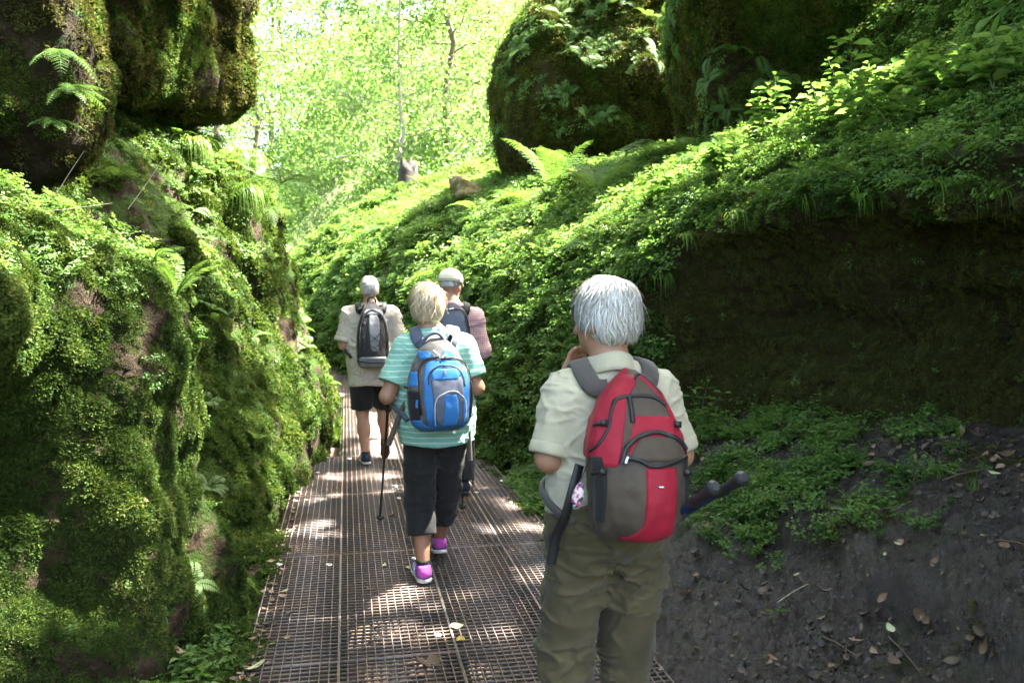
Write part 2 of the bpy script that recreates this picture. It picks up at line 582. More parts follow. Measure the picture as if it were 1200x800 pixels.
def displace(G, amps, flip=False):
    n, m, _ = G.shape
    F = grid_faces(n, m)
    if flip: F = F[:, ::-1]
    V = G.reshape(-1, 3).copy()
    N = vnormals(V, F)
    d = 0
    for a, f, o, sd in amps: d = d + a * fbm(V, f, o, sd)
    V = V + N * d[:, None]
    return V, F, vnormals(V, F)

LAND = {}
# left gorge wall: near bank, gully, farther rock slope
Z9 = [-0.15, 0.25, 0.6, 1.0, 1.35, 1.65, 1.95, 2.3, 2.7, 3.3]
def st(y, xs): return (y, list(zip(xs, Z9)))
left_st = [
    st(-1.0, [-1.7, -1.75, -1.8, -1.8, -1.85, -1.95, -2.2, -2.9, -3.6, -4.6]),
    st(1.6, [-1.45, -1.5, -1.55, -1.5, -1.5, -1.6, -1.85, -2.5, -3.3, -4.4]),
    st(2.7, [-1.12, -1.38, -1.62, -1.58, -1.28, -1.2, -1.42, -2.0, -2.9, -4.2]),
    st(3.3, [-0.92, -1.33, -1.62, -1.55, -1.15, -1.06, -1.32, -1.9, -2.8, -4.2]),
    st(3.8, [-0.66, -0.78, -0.86, -0.88, -0.9, -0.98, -1.24, -1.85, -2.7, -4.2]),
    st(4.4, [-0.54, -0.62, -0.69, -0.74, -0.80, -0.93, -1.28, -1.95, -2.8, -4.2]),
    st(4.9, [-0.55, -0.75, -0.95, -1.05, -1.15, -1.35, -1.7, -2.3, -3.0, -4.2]),
    st(5.5, [-0.48, -0.85, -1.4, -1.8, -2.05, -2.2, -2.35, -2.5, -2.9, -4.0]),
    st(6.5, [-0.42, -0.6, -0.95, -1.3, -1.5, -1.6, -1.75, -1.98, -2.3, -3.6]),
    st(7.8, [-0.38, -0.48, -0.62, -0.85, -1.0, -1.15, -1.3, -1.5, -1.75, -2.6]),
    st(9.2, [-0.2, -0.26, -0.36, -0.5, -0.58, -0.66, -0.74, -0.86, -1.0, -1.7]),
    st(10.2, [-0.16, -0.2, -0.3, -0.44, -0.54, -0.62, -0.7, -0.82, -0.98, -1.7]),
    st(12.0, [-0.4, -0.5, -0.62, -0.75, -0.85, -0.95, -1.1, -1.3, -1.6, -2.6]),
    st(16.0, [-0.7, -0.8, -0.95, -1.1, -1.3, -1.5, -1.8, -2.2, -2.8, -4.0]),
    st(21.0, [-2.4, -2.5, -2.7, -2.9, -3.2, -3.5, -4.0, -4.6, -5.4, -7.0]),
]
GL = loft(left_st, 400, 96)
VL, FL, NL = displace(GL, [(0.15, 0.9, 3, 1), (0.075, 3.0, 3, 5), (0.035, 10, 3, 9)], flip=True)
if NL[:, 0].mean() < 0: FL = FL[:, ::-1]; NL = -NL
LAND['left'] = (VL, FL, NL)
tag(add_obj("mossy_gorge_wall", make_mesh("mossy_gorge_wall", VL, FL), M_ROCK_L), "moss covered rock wall on the left side of the gorge", "rock wall", kind="structure")

# right side: wall with overhanging lip, planted slope above, then a back wall
right_st = [
    (-1.0, [(2.9, .35), (3.2, .85), (3.35, 1.3), (3.25, 1.75), (3.0, 2.05), (3.35, 2.4), (3.9, 2.8), (4.5, 3.2), (4.75, 3.9), (5.0, 5.5)]),
    (3.0, [(2.95, .40), (3.25, .9), (3.4, 1.35), (3.3, 1.75), (3.0, 2.05), (3.3, 2.4), (3.8, 2.75), (4.4, 3.15), (4.7, 3.8), (4.95, 5.8)]),
    (4.5, [(2.85, .40), (3.1, .9), (3.25, 1.35), (3.15, 1.8), (2.9, 2.12), (3.2, 2.45), (3.7, 2.8), (4.4, 3.15), (4.9, 3.7), (5.1, 5.8)]),
    (5.8, [(2.55, .35), (2.8, .75), (2.95, 1.25), (2.9, 1.7), (2.62, 2.05), (3.0, 2.45), (3.5, 2.8), (4.3, 3.15), (5.0, 3.6), (5.4, 5.8)]),
    (6.4, [(1.95, .12), (2.2, .5), (2.4, .95), (2.45, 1.4), (2.45, 1.85), (2.8, 2.3), (3.4, 2.75), (4.3, 3.15), (5.2, 3.6), (5.8, 5.8)]),
    (7.0, [(1.42, -.12), (1.6, .3), (1.75, .75), (1.95, 1.2), (2.2, 1.65), (2.6, 2.15), (3.3, 2.65), (4.3, 3.1), (5.4, 3.6), (6.2, 5.6)]),
    (9.0, [(1.12, -.12), (1.25, .3), (1.4, .7), (1.6, 1.1), (1.9, 1.55), (2.3, 2.0), (3.0, 2.55), (4.0, 3.05), (5.2, 3.5), (6.2, 5.2)]),
    (12.5, [(.72, -.12), (.78, .3), (.9, .7), (1.05, 1.1), (1.35, 1.6), (1.75, 2.1), (2.4, 2.65), (3.4, 3.15), (5.0, 3.6), (6.5, 5.0)]),
    (16.0, [(.12, -.12), (.05, .3), (.05, .7), (.1, 1.1), (.25, 1.6), (.55, 2.2), (1.1, 2.75), (2.2, 3.3), (4.0, 3.8), (6.0, 5.0)]),
    (19.0, [(-.75, -.12), (-.85, .3), (-.8, .7), (-.65, 1.1), (-.45, 1.6), (-.1, 2.2), (.6, 2.8), (1.8, 3.5), (3.6, 4.2), (6.0, 5.2)]),
    (22.0, [(-2.6, -.12), (-2.6, .3), (-2.5, .7), (-2.3, 1.1), (-2.0, 1.6), (-1.5, 2.2), (-.6, 2.9), (.8, 3.8), (3.0, 4.6), (6.0, 5.8)]),
]
GR = loft(right_st, 430, 110)
GR[:, :, 0] += 0.07 * fbm(GR.reshape(-1, 3) * [.5, .5, 5.0], 1.4, 3, 33).reshape(GR.shape[:2])
VR, FR, NR = displace(GR, [(0.14, 0.9, 3, 21), (0.06, 3.5, 3, 25), (0.03, 12, 3, 29)])
if NR[:, 0].mean() > 0: FR = FR[:, ::-1]; NR = -NR
LAND['right'] = (VR, FR, NR)
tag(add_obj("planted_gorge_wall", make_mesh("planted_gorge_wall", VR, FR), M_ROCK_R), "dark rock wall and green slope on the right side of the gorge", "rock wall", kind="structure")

# mud slope between walkway and the right wall
ny, nx = 560, 280
yy, xx = np.meshgrid(np.linspace(1.0, 7.0, ny), np.linspace(0, 1, nx), indexing='ij')
x0 = np.interp(yy, [-0.5, 2, 4, 5.5, 7.0], [1.27, 1.28, 1.31, 1.38, 1.30])
x1 = np.interp(yy, [-0.5, 4.0, 5.8, 6.4, 7.0], [3.6, 3.4, 3.1, 2.5, 1.75])
X = x0 + (x1 - x0) * xx
Zm = -0.06 + 0.45 * np.maximum(X - 1.36, 0) ** 1.02
Zm = Zm * np.interp(yy, [-0.5, 6.0, 7.0], [1, 1, 0.7])
ed = 2.25 + 0.18 * noise(np.stack([yy * 1.3, yy * 0, yy * 0], -1), 1.0, 3)
Zm = Zm + 0.11 * sstep(ed - .05, ed + 0.07, X) - 0.09 * sstep(ed - 0.7, ed - 0.02, X) * sstep(ed + 0.02, ed - .02, X) * sstep(4.4, 3.0, yy)
Pm = np.stack([X, yy, Zm], -1)
Zm = Zm + 0.04 * fbm(Pm, 2.2, 3, 41) + 0.034 * fbm(Pm, 8, 3, 44) + (0.028 * np.abs(fbm(Pm, 19, 2, 47)) + 0.018 * np.abs(fbm(Pm, 46, 2, 48))) * (.45 + .55 * sstep(-.3, .3, fbm(Pm, 1.5, 2, 49)))
VM = np.stack([X, yy, Zm], -1).reshape(-1, 3); FM = grid_faces(ny, nx)
NM = vnormals(VM, FM)
if NM[:, 2].mean() < 0: FM = FM[:, ::-1]; NM = -NM
LAND['mud'] = (VM, FM, NM)
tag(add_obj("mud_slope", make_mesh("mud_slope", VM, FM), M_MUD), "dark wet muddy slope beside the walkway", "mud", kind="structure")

# ground below the walkway, and the big sheet to the horizon
ny, nx = 420, 70
yy, xx = np.meshgrid(np.linspace(-1.5, 22.0, ny), np.linspace(-3.2, 2.6, nx), indexing='ij')
Zp = -0.15 + 0.035 * fbm(np.stack([xx, yy, 0 * xx], -1), 2.5, 4, 51)
Zp = Zp + 0.15 * sstep(14.5, 16.5, yy) + 0.05 * sstep(-0.35, -0.55, xx)
VP_ = np.stack([xx, yy, Zp], -1).reshape(-1, 3); FP = grid_faces(ny, nx)
NP_ = vnormals(VP_, FP)
if NP_[:, 2].mean() < 0: FP = FP[:, ::-1]; NP_ = -NP_
LAND['path'] = (VP_, FP, NP_)
tag(add_obj("path", make_mesh("path", VP_, FP), M_EARTH), "brown earth path under and beyond the walkway", "path", kind="structure")
S = 500.0
tag(add_obj("ground", make_mesh("ground", [[-S, -S, -.4], [S, -S, -.4], [S, S, -.4], [-S, S, -.4]], [[0, 1, 2, 3]]), M_FOREST), "forest ground reaching to the horizon", "ground", kind="structure")

# wooded hillside behind
ny, nx = 120, 140
yy, xx = np.meshgrid(np.linspace(19.0, 75.0, ny), np.linspace(-40, 40, nx), indexing='ij')
Zh = -0.3 + (0.10 + 0.36 * sstep(-.14, .03, xx / yy)) * np.maximum(yy - 19.5 + 0.12 * (xx + 3), 0) ** 0.98 + 0.34 * np.maximum(xx - 2.0, 0) + 0.18 * np.maximum(-6 - xx, 0)
Zh = Zh + 0.8 * fbm(np.stack([xx, yy, 0 * xx], -1), 0.22, 4, 61)
VH = np.stack([xx, yy, Zh], -1).reshape(-1, 3); FH = grid_faces(ny, nx)
NH = vnormals(VH, FH)
if NH[:, 2].mean() < 0: FH = FH[:, ::-1]; NH = -NH
LAND['hill'] = (VH, FH, NH)
tag(add_obj("hillside", make_mesh("hillside", VH, FH), M_FOREST), "sunlit wooded hillside behind the gorge", "hillside", kind="structure")

# boulders
def boulder(name, label, c, half, R, mat, rd=0.4, h=0.07, amp=0.3, seed=1, ell=False):
    s = SDF()
    c = np.array(c, float)
    if ell: s.ell((0, 0, 0), half, R=R)
    else: s.box((0, 0, 0), half, rd=rd, R=R)
    s.after(lambda P, d: d + amp * fbm(P + c, 0.7, 3, seed) + 0.09 * fbm(P + c, 2.4, 3, seed + 4) + 0.045 * np.abs(fbm(P + c, 7, 3, seed + 8)))
    s.prims[0] = (s.prims[0][0], s.prims[0][1] - 0.3, s.prims[0][2] + 0.3, s.prims[0][3])
    D, lo, hh = s.field(h)
    # far outside values must follow the noise smoothly: only the zero level matters
    V, F = surface_nets(D); V = V * hh + lo
    o = add_obj(name, make_mesh(name, V, F), mat)
    o.location = c
    tag(o, label, "boulder")
    N = vnormals(V, F)
    LAND[label] = (V + c, F, N)
    return o

boulder("boulder", "huge dark block of rock overhanging the left gorge wall above the grass tufts", (-2.32, 9.0, 5.3), (1.05, 1.25, 2.0),
        rotz(math.radians(-22)) @ rotx(math.radians(4)), M_BOULDER, rd=0.35, h=0.04, amp=0.10, seed=71)
boulder("boulder", "shadowed mossy boulder hanging over the near left bank behind the drooping ferns", (-2.62, 5.75, 3.95), (1.15, 1.0, 1.6),
        rotz(math.radians(25)) @ roty(math.radians(8)), M_BOULDER, rd=0.5, h=0.04, amp=0.2, seed=75)
boulder("boulder", "big rounded dark boulder above the right slope behind the large ferns", (5.2, 15.6, 4.9), (2.5, 2.1, 2.4),
        rotz(math.radians(15)), M_ROCK_R, h=0.08, amp=0.35, seed=78, ell=True)
boulder("boulder", "moss draped boulder at the top of the right slope beside the tall leafy stalks", (5.6, 10.3, 4.5), (1.25, 1.2, 1.45),
        rotz(math.radians(-12)) @ roty(math.radians(-8)), M_BOULDER, rd=0.5, h=0.07, amp=0.25, seed=82)
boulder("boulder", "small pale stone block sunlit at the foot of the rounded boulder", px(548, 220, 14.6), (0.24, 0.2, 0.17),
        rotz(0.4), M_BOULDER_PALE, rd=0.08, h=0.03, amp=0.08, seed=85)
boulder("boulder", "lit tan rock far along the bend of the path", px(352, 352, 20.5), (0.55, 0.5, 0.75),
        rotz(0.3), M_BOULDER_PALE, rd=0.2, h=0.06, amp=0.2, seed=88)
# ================================================================== WALKWAY
def steel_material():
    t = NT("weathered_steel")
    n1 = t.noise(3.0, 6, 0.65, vec=t.n("ShaderNodeNewGeometry").outputs["Position"])
    n2 = t.noise(40, 4, 0.6)
    c = t.ramp(n1, [(0.34, (0.13, 0.115, 0.11)), (0.5, (0.19, 0.15, 0.13)), (0.64, (0.20, 0.145, 0.11))])
    r = t.ramp(n2, [(0.3, 0.38), (0.7, 0.62)])
    return t.done(t.pbr(c, r, t.bump(n2, 0.4, 0.002), metal=0.15))
M_STEEL = steel_material()
M_BEAM = rock_material("mossy_timber", [(0.05, 0.05, 0.035), (0.09, 0.09, 0.065), (0.15, 0.15, 0.12)], 0.5, moss=((0.04, 0.06, 0.02), (0.08, 0.1, 0.04)))
M_CLIP = plain("galvanised_clip", (0.5, 0.5, 0.5), 0.35, 0.8, var=0.2)

CELL = 0.04
PLEN = 38 * CELL                                       # 1.52 m
cols = [(-0.45, 10), (-0.05, 13), (0.47, 12), (0.95, 9)]
walk = thing("walkway", "rusty steel grating walkway along the floor of the gorge", "walkway", (0, 0, 0))
walk["kind"] = "structure"
del walk["category"]
panel_mesh = {}
for ci, (x0, nc) in enumerate(cols):
    mb = MB(); w = nc * CELL
    for i in range(nc + 1):                             # bearing bars along the walkway
        xx = i * CELL
        if i == 0: xx += 0.003
        if i == nc: xx -= 0.003
        mb.box((xx, PLEN / 2, -0.006), (0.0021 if 0 < i < nc else 0.003, PLEN / 2 - 0.003, 0.0075))
    for j in range(39):                                 # cross bars
        yy = j * CELL
        if j == 0: yy += 0.005
        if j == 38: yy -= 0.005
        mb.box((w / 2, yy, -0.0055 if j not in (0, 38) else -0.0065), (w / 2 - 0.006, 0.0018 if j not in (0, 38) else 0.003, 0.005 if j not in (0, 38) else 0.007))
    panel_mesh[ci] = mb.mesh("grating_panel", smooth=False)
    panel_mesh[ci].materials.append(M_STEEL)
right_limit = lambda y: np.interp(y, [0, 6.5, 9, 12.5, 16], [1.5, 1.5, 1.35, 1.0, 0.5])
clip_mb = MB()
a = np.linspace(0, 2 * math.pi, 14, endpoint=False)
rings = [(0.010, 0.001), (0.011, 0.004), (0.019, 0.004), (0.021, 0.0005)]
V = np.concatenate([np.stack([r * np.cos(a), r * np.sin(a), np.full(14, z)], 1) for r, z in rings])
clip_mb.add(V, grid_faces(4, 14, True))
clip_mb.add(np.stack([0.006 * np.cos(a[::2]), 0.006 * np.sin(a[::2]), np.full(7, 0.003)], 1).tolist() + [[0, 0, 0.005]], [[7, i, (i + 1) % 7] for i in range(7)])
clip_me = clip_mb.mesh("clip"); clip_me.materials.append(M_CLIP)
prs = np.random.default_rng(3)
for k in range(-1, 10):
    y0 = 0.66 + k * PLEN
    for ci, (x0, nc) in enumerate(cols):
        if x0 > right_limit(y0 + PLEN) or (x0 < -0.3 and 8.0 < y0 < 12.5): continue
        o = add_obj("grating_panel", panel_mesh[ci], None, walk)
        o.location = (x0, y0, 0.0)
        o.rotation_euler = (prs.normal(0, 0.0012), prs.normal(0, 0.0025), prs.normal(0, 0.0008))
        if y0 < 9.5:
            for (fx, fy) in ((0.16, 0.10), (0.86, 0.12), (0.5, 0.52), (0.14, 0.9), (0.84, 0.88)):
                if prs.random() < 0.36:
                    c = add_obj("clip", clip_me, None, o)
                    c.location = (fx * nc * CELL + prs.normal(0, .01), fy * PLEN + prs.normal(0, .03), 0.0025)
for bx in (-0.44, -0.05, 0.47, 0.95, 1.29):
    mb = MB()
    n = 60
    ys = np.linspace(-0.8, 15.6, n)
    wob = 0.006 * noise(np.stack([ys, ys * 0 + bx, ys * 0], -1), 2.0, 4)
    for s0 in range(n - 1):
        mb.box((bx + wob[s0], (ys[s0] + ys[s0 + 1]) / 2, -0.0525 + 0.002 * (s0 % 2)), (0.032, (ys[1] - ys[0]) / 2, 0.024))
    mb.build("support_beam", M_BEAM, walk, smooth=False)

# ================================================================== PLANT PROTOTYPES
GREEN = [(0.018, 0.05, 0.006), (0.05, 0.12, 0.012), (0.095, 0.19, 0.022), (0.16, 0.26, 0.04)]
M_MOSS = leaf_material("moss", [(0.018, 0.035, 0.007), (0.038, 0.072, 0.014), (0.078, 0.12, 0.025), (0.18, 0.205, 0.055)], 0.3, 0.7, spec=0.15)
M_MOSS_OLIVE = leaf_material("olive_moss", [(0.034, 0.032, 0.01), (0.056, 0.058, 0.015), (0.085, 0.09, 0.024), (0.12, 0.12, 0.04)], 0.25, 0.8, spec=0.1)
M_HERB = leaf_material("herb_leaf", [(0.03, 0.07, 0.018), (0.065, 0.14, 0.03), (0.115, 0.205, 0.05), (0.2, 0.29, 0.09)], 0.45, 0.42)
M_FERN = leaf_material("fern_leaf", [(0.04, 0.09, 0.02), (0.075, 0.145, 0.03), (0.12, 0.2, 0.05)], 0.4, 0.45)
M_GRASS = leaf_material("grass_blade", [(0.05, 0.11, 0.015), (0.1, 0.19, 0.03), (0.2, 0.26, 0.07)], 0.35, 0.4)
M_TREELEAF = leaf_material("tree_leaf", [(0.06, 0.12, 0.028), (0.10, 0.19, 0.046), (0.165, 0.27, 0.085), (0.25, 0.35, 0.14)], 0.45, 0.4)
M_STEM = plain("green_stem", (0.09, 0.12, 0.03), 0.6)
M_TWIG = plain("dry_twig", (0.1, 0.07, 0.045), 0.8, bump=0.4)
M_PALE_TWIG = plain("pale_twig", (0.35, 0.3, 0.22), 0.8)
M_BARK = plain("bark", (0.12, 0.095, 0.07), 0.9, bump=0.8, scale=18, var=0.4)
M_BARK_PALE = plain("pale_bark", (0.3, 0.27, 0.22), 0.9, bump=0.8, scale=18, var=0.35)
def dry_leaf_mat(name, stops):
    t = NT(name); oi = t.n("ShaderNodeObjectInfo")
    c = t.ramp(oi.outputs["Random"], [(i / (len(stops) - 1), s) for i, s in enumerate(stops)])
    c = t.mix(t.math('MULTIPLY', t.noise(60, 4), 0.45), c, (0.03, 0.02, 0.012))
    return t.done(t.pbr(c, 0.6, spec=0.4))
M_DRY = dry_leaf_mat("dry_leaf", [(0.07, 0.04, 0.025), (0.16, 0.1, 0.06), (0.28, 0.19, 0.12), (0.22, 0.12, 0.07)])
M_DRY_DARK = dry_leaf_mat("wet_leaf", [(0.03, 0.022, 0.018), (0.07, 0.05, 0.038), (0.14, 0.1, 0.07), (0.05, 0.045, 0.05)])
M_YELLOW = dry_leaf_mat("yellow_leaf", [(0.45, 0.33, 0.06), (0.55, 0.4, 0.1)])
M_PALELEAF = dry_leaf_mat("pale_leaf", [(0.45, 0.45, 0.22), (0.5, 0.52, 0.3)])

def frame(d, n):
    d = norm(d); n = norm(n - (n * d).sum(-1, keepdims=True) * d); return d, n, np.cross(d, n)

def kites(C, d, n, L, W, fold=0.25, wide=0.45):
    """leaf blades, each of 2 quads folded on the midrib -> V, F"""
    d, n, b = frame(d, n); L = np.asarray(L)[:, None]; W = np.asarray(W)[:, None]
    base = C; tip = C + d * L - n * L * 0.12
    m1 = C + d * L * wide * 0.9
    s1 = C + d * L * wide + b * W / 2 + n * W * fold; s2 = C + d * L * wide - b * W / 2 + n * W * fold
    t1 = C + d * L * (wide + .3) + b * W * .36 + n * W * fold * .6; t2 = C + d * L * (wide + .3) - b * W * .36 + n * W * fold * .6
    V = np.stack([base, s1, t1, tip, t2, s2], 1)
    k = len(C); i = np.arange(k)[:, None] * 6
    F = np.concatenate([i + np.array([[0, 1, 2, 3]]), i + np.array([[0, 3, 4, 5]])])
    return V.reshape(-1, 3), F

def rnd_dirs(g, n, zlo=-1, zhi=1):
    z = g.uniform(zlo, zhi, n); a = g.uniform(0, 2 * math.pi, n); r = np.sqrt(np.maximum(1 - z * z, 0))
    return np.stack([r * np.cos(a), r * np.sin(a), z], 1)

PROTO = {}
def proto_col(name, meshes, mat):
    c = bpy.data.collections.new(name)
    for me in meshes:
        me.materials.append(mat)
        o = bpy.data.objects.new(name + "_form", me); c.objects.link(o)
    PROTO[name] = (c, len(meshes))

def moss_tuft(g, n=90, R=0.045, hh=0.018, L=0.016, W=0.0042):
    r = R * np.sqrt(g.random(n)); a = g.uniform(0, 2 * math.pi, n)
    C = np.stack([r * np.cos(a), r * np.sin(a), hh * (1 - (r / R) ** 2) * g.uniform(0.3, 1, n)], 1)
    out = np.stack([np.cos(a), np.sin(a), 0 * a], 1)
    d = norm(out * (0.3 + r / R)[:, None] + rnd_dirs(g, n) * 0.7 + np.array([0, 0, 0.8]))
    dd, nn, b = frame(d, rnd_dirs(g, n))
    Ls = L * g.uniform(0.6, 1.3, n)[:, None]
    V = np.stack([C - b * W, C + dd * Ls * .5 + b * W, C + dd * Ls, C + dd * Ls * .45 - b * W * 1.2], 1).reshape(-1, 3)
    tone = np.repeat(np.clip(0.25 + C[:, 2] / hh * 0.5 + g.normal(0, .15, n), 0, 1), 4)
    return make_mesh("moss_tuft", V, np.arange(4 * n).reshape(-1, 4), False, tone)

def herb_clump(g, n=34, R=0.075, hmax=0.075, L=(0.014, 0.028), asp=0.75, stems=8, wide=0.5):
    mb = MB()
    # several stems, each with a whorl / pairs of leaves
    for s in range(stems):
        a = g.uniform(0, 6.28); r = R * math.sqrt(g.random())
        b0 = np.array([r * .4 * math.cos(a), r * .4 * math.sin(a), 0]); h = hmax * g.uniform(0.35, 1)
        top = np.array([r * math.cos(a), r * math.sin(a), h])
        k = max(2, n // stems)
        t = g.uniform(0.45, 1.0, k); t[0] = 1
        C = b0 + (top - b0) * t[:, None]
        ang = g.uniform(0, 6.28) + np.arange(k) * 2.4
        d = np.stack([np.cos(ang), np.sin(ang), g.uniform(-.15, .35, k)], 1)
        C = C + d * 0.006
        nn = norm(np.array([0, 0, 1.0]) + rnd_dirs(g, k) * 0.45)
        Ls = g.uniform(L[0], L[1], k)
        V, F = kites(C, d, nn, Ls, Ls * asp, wide=wide)
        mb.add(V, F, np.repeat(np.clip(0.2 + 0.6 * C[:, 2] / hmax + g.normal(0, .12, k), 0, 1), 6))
        sd = norm(np.cross(top - b0, rnd_dirs(g, 1)[0])) * 0.0008
        mb.add([b0 - sd, b0 + sd, top + sd, top - sd], [[0, 1, 2, 3]], 0.3)
    return mb.mesh("herb_clump", False)

def fine_clump(g, n=60, R=0.09, hmax=0.10):
    """feathery small-leaved stems"""
    mb = MB()
    for s in range(6):
        a = g.uniform(0, 6.28); lean = g.uniform(0.2, 1.0)
        tip = np.array([R * lean * math.cos(a), R * lean * math.sin(a), hmax * g.uniform(.5, 1)])
        t = np.linspace(0.15, 1, n // 6)
        C = tip * t[:, None] + np.array([0, 0, 1]) * (0.02 * np.sin(t * 3.1))[:, None]
        side = np.cross(norm(tip), [0, 0, 1.0]); side = norm(side)
        sg = np.where(np.arange(len(t)) % 2, 1, -1)[:, None]
        d = norm(side * sg + norm(tip) * 0.5)
        Ls = 0.022 * np.sin(t * 2.6 + .4) + 0.004
        V, F = kites(C, d, np.tile([0, 0, 1.0], (len(t), 1)) + rnd_dirs(g, len(t)) * .3, Ls, Ls * 0.42)
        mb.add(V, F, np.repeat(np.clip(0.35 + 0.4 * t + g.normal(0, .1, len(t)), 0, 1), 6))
    return mb.mesh("fine_clump", False)

def grass_clump(g, n=22, R=0.03, L=(0.08, 0.2), W=0.004):
    mb = MB()
    for i in range(n):
        a = g.uniform(0, 6.28); l = g.uniform(*L); o = rnd_dirs(g, 1, 0, .1)[0] * R * g.random(); o[2] = 0
        lean = g.uniform(.15, .9); t = np.linspace(0, 1, 5)
        out = np.array([math.cos(a), math.sin(a), 0])
        P = o + out * (lean * l * t ** 1.6)[:, None] + np.array([0, 0, 1]) * (l * (t * (1 - .45 * lean) - .35 * lean * t ** 3))[:, None]
        sd = np.cross(out, [0, 0, 1.0]); w = W * (1 - t ** 2 * .9) / 2
        V = np.concatenate([P - sd * w[:, None], P + sd * w[:, None]])
        mb.add(V, [[k, k + 1, k + 6, k + 5] for k in range(4)], np.full(10, g.random()))
    return mb.mesh("grass_clump", False)

def dry_leaf_mesh(g, L=0.06, W=0.035, lobes=0):
    n = 14; t = np.linspace(0, 1, n)
    w = W / 2 * np.sin(np.pi * t ** 0.85) ** 0.8
    if lobes: w = w * (1 + 0.55 * np.sin(t * math.pi * lobes) )
    cur = g.uniform(.1, .5); tw = g.normal(0, .5)
    x = (t - .5) * L; z = cur * L * ((t - .5) ** 2) * 2
    mid = np.stack([x, 0 * t, z], 1)
    cu = g.uniform(.2, .9)
    s1 = np.stack([x, w, z + w * cu + tw * w * (t - .5)], 1); s2 = np.stack([x, -w, z + w * cu * g.uniform(.3, 1) - tw * w * (t - .5)], 1)
    V = np.concatenate([s1, mid, s2])
    F = [[i, i + 1, n + i + 1, n + i] for i in range(n - 1)] + [[n + i, n + i + 1, 2 * n + i + 1, 2 * n + i] for i in range(n - 1)]
    V[:, 2] -= V[:, 2].min()
    return make_mesh("dry_leaf", V, F, True)

g0 = np.random.default_rng(11)
proto_col("moss", [moss_tuft(g0) for _ in range(5)], M_MOSS)
proto_col("moss_olive", [moss_tuft(g0, n=60) for _ in range(4)], M_MOSS_OLIVE)
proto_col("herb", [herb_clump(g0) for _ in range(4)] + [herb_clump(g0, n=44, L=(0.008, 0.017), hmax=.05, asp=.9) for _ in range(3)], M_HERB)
proto_col("herb_large", [herb_clump(g0, n=24, R=.1, hmax=.13, L=(0.03, 0.055), asp=.55, stems=6, wide=.42) for _ in range(4)], M_HERB)
proto_col("fine", [fine_clump(g0) for _ in range(5)], M_FERN)
proto_col("grass", [grass_clump(g0) for _ in range(4)], M_GRASS)
proto_col("drybit", [dry_leaf_mesh(g0, g0.uniform(.02, .045), g0.uniform(.012, .028)) for _ in range(6)], M_DRY_DARK)
proto_col("litter", [dry_leaf_mesh(g0, g0.uniform(.04, .08), g0.uniform(.025, .045)) for _ in range(6)], M_DRY)
def leafy_bough(g, n=110, R=0.6):
    C = rnd_dirs(g, n) * (R * g.random(n) ** (1 / 2.2))[:, None] * np.array([1, 1, .55])
    d = norm(C + rnd_dirs(g, n) * R * .7 + np.array([0, 0, -.15]))
    nn = norm(np.array([0, 0, 1.0]) + rnd_dirs(g, n) * .7)
    L = g.uniform(.07, .12, n)
    V, F = kites(C, d, nn, L, L * .6)
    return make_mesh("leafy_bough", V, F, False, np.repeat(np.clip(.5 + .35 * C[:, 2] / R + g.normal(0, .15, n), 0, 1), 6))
proto_col("bough", [leafy_bough(g0) for _ in range(5)], M_TREELEAF)

def small_fern(g, L=.22):
    mb = MB()
    for i in range(5):
        az = i * 1.26 + g.normal(0, .3); t = np.linspace(.15, 1, 13); l = L * g.uniform(.7, 1.1); out = np.array([math.cos(az), math.sin(az), 0])
        P = out * (l * (t * .75 + .15 * t ** 2))[:, None] + np.array([0, 0, 1.0]) * (l * (g.uniform(.7, 1.2) * t - .75 * t ** 2.2))[:, None]
        T = norm(np.gradient(P, axis=0)); sd = norm(np.cross(T, [0, 0, 1.0]))
        pl = l * .26 * np.sin(np.pi * (t * .85 + .13)) ** .8
        for sg in (-1, 1):
            V, F = kites(P, sd * sg + T * .4, np.tile([0, 0, 1.0], (13, 1)), pl, pl * .34, fold=.1, wide=.3)
            mb.add(V, F, np.clip(.5 + g.normal(0, .15), 0, 1))
    return mb.mesh("small_fern", False)
proto_col("small_fern", [small_fern(g0) for _ in range(4)], M_FERN)
# ------------------------------------------------------------------ scattering
def scatter_tree(col):
    ng = bpy.data.node_groups.new("scatter_" + col.name, 'GeometryNodeTree')
    ng.interface.new_socket("Geometry", in_out='INPUT', socket_type='NodeSocketGeometry')
    ng.interface.new_socket("Geometry", in_out='OUTPUT', socket_type='NodeSocketGeometry')
    gi, go = ng.nodes.new("NodeGroupInput"), ng.nodes.new("NodeGroupOutput")
    ci = ng.nodes.new("GeometryNodeCollectionInfo")
    ci.inputs["Collection"].default_value = col
    ci.inputs["Separate Children"].default_value = True
    ci.inputs["Reset Children"].default_value = True
    ip = ng.nodes.new("GeometryNodeInstanceOnPoints")
    ip.inputs["Pick Instance"].default_value = True
    def at(nm, ty):
        n = ng.nodes.new("GeometryNodeInputNamedAttribute"); n.data_type = ty; n.inputs["Name"].default_value = nm
        return n.outputs["Attribute"]
    er = ng.nodes.new("FunctionNodeEulerToRotation")
    L = ng.links.new
    L(gi.outputs[0], ip.inputs["Points"]); L(ci.outputs[0], ip.inputs["Instance"])
    L(at("pick", 'INT'), ip.inputs["Instance Index"])
    L(at("rot", 'FLOAT_VECTOR'), er.inputs[0]); L(er.outputs[0], ip.inputs["Rotation"])
    L(at("size", 'FLOAT'), ip.inputs["Scale"])
    L(ip.outputs[0], go.inputs[0])
    return ng
_sc = {}
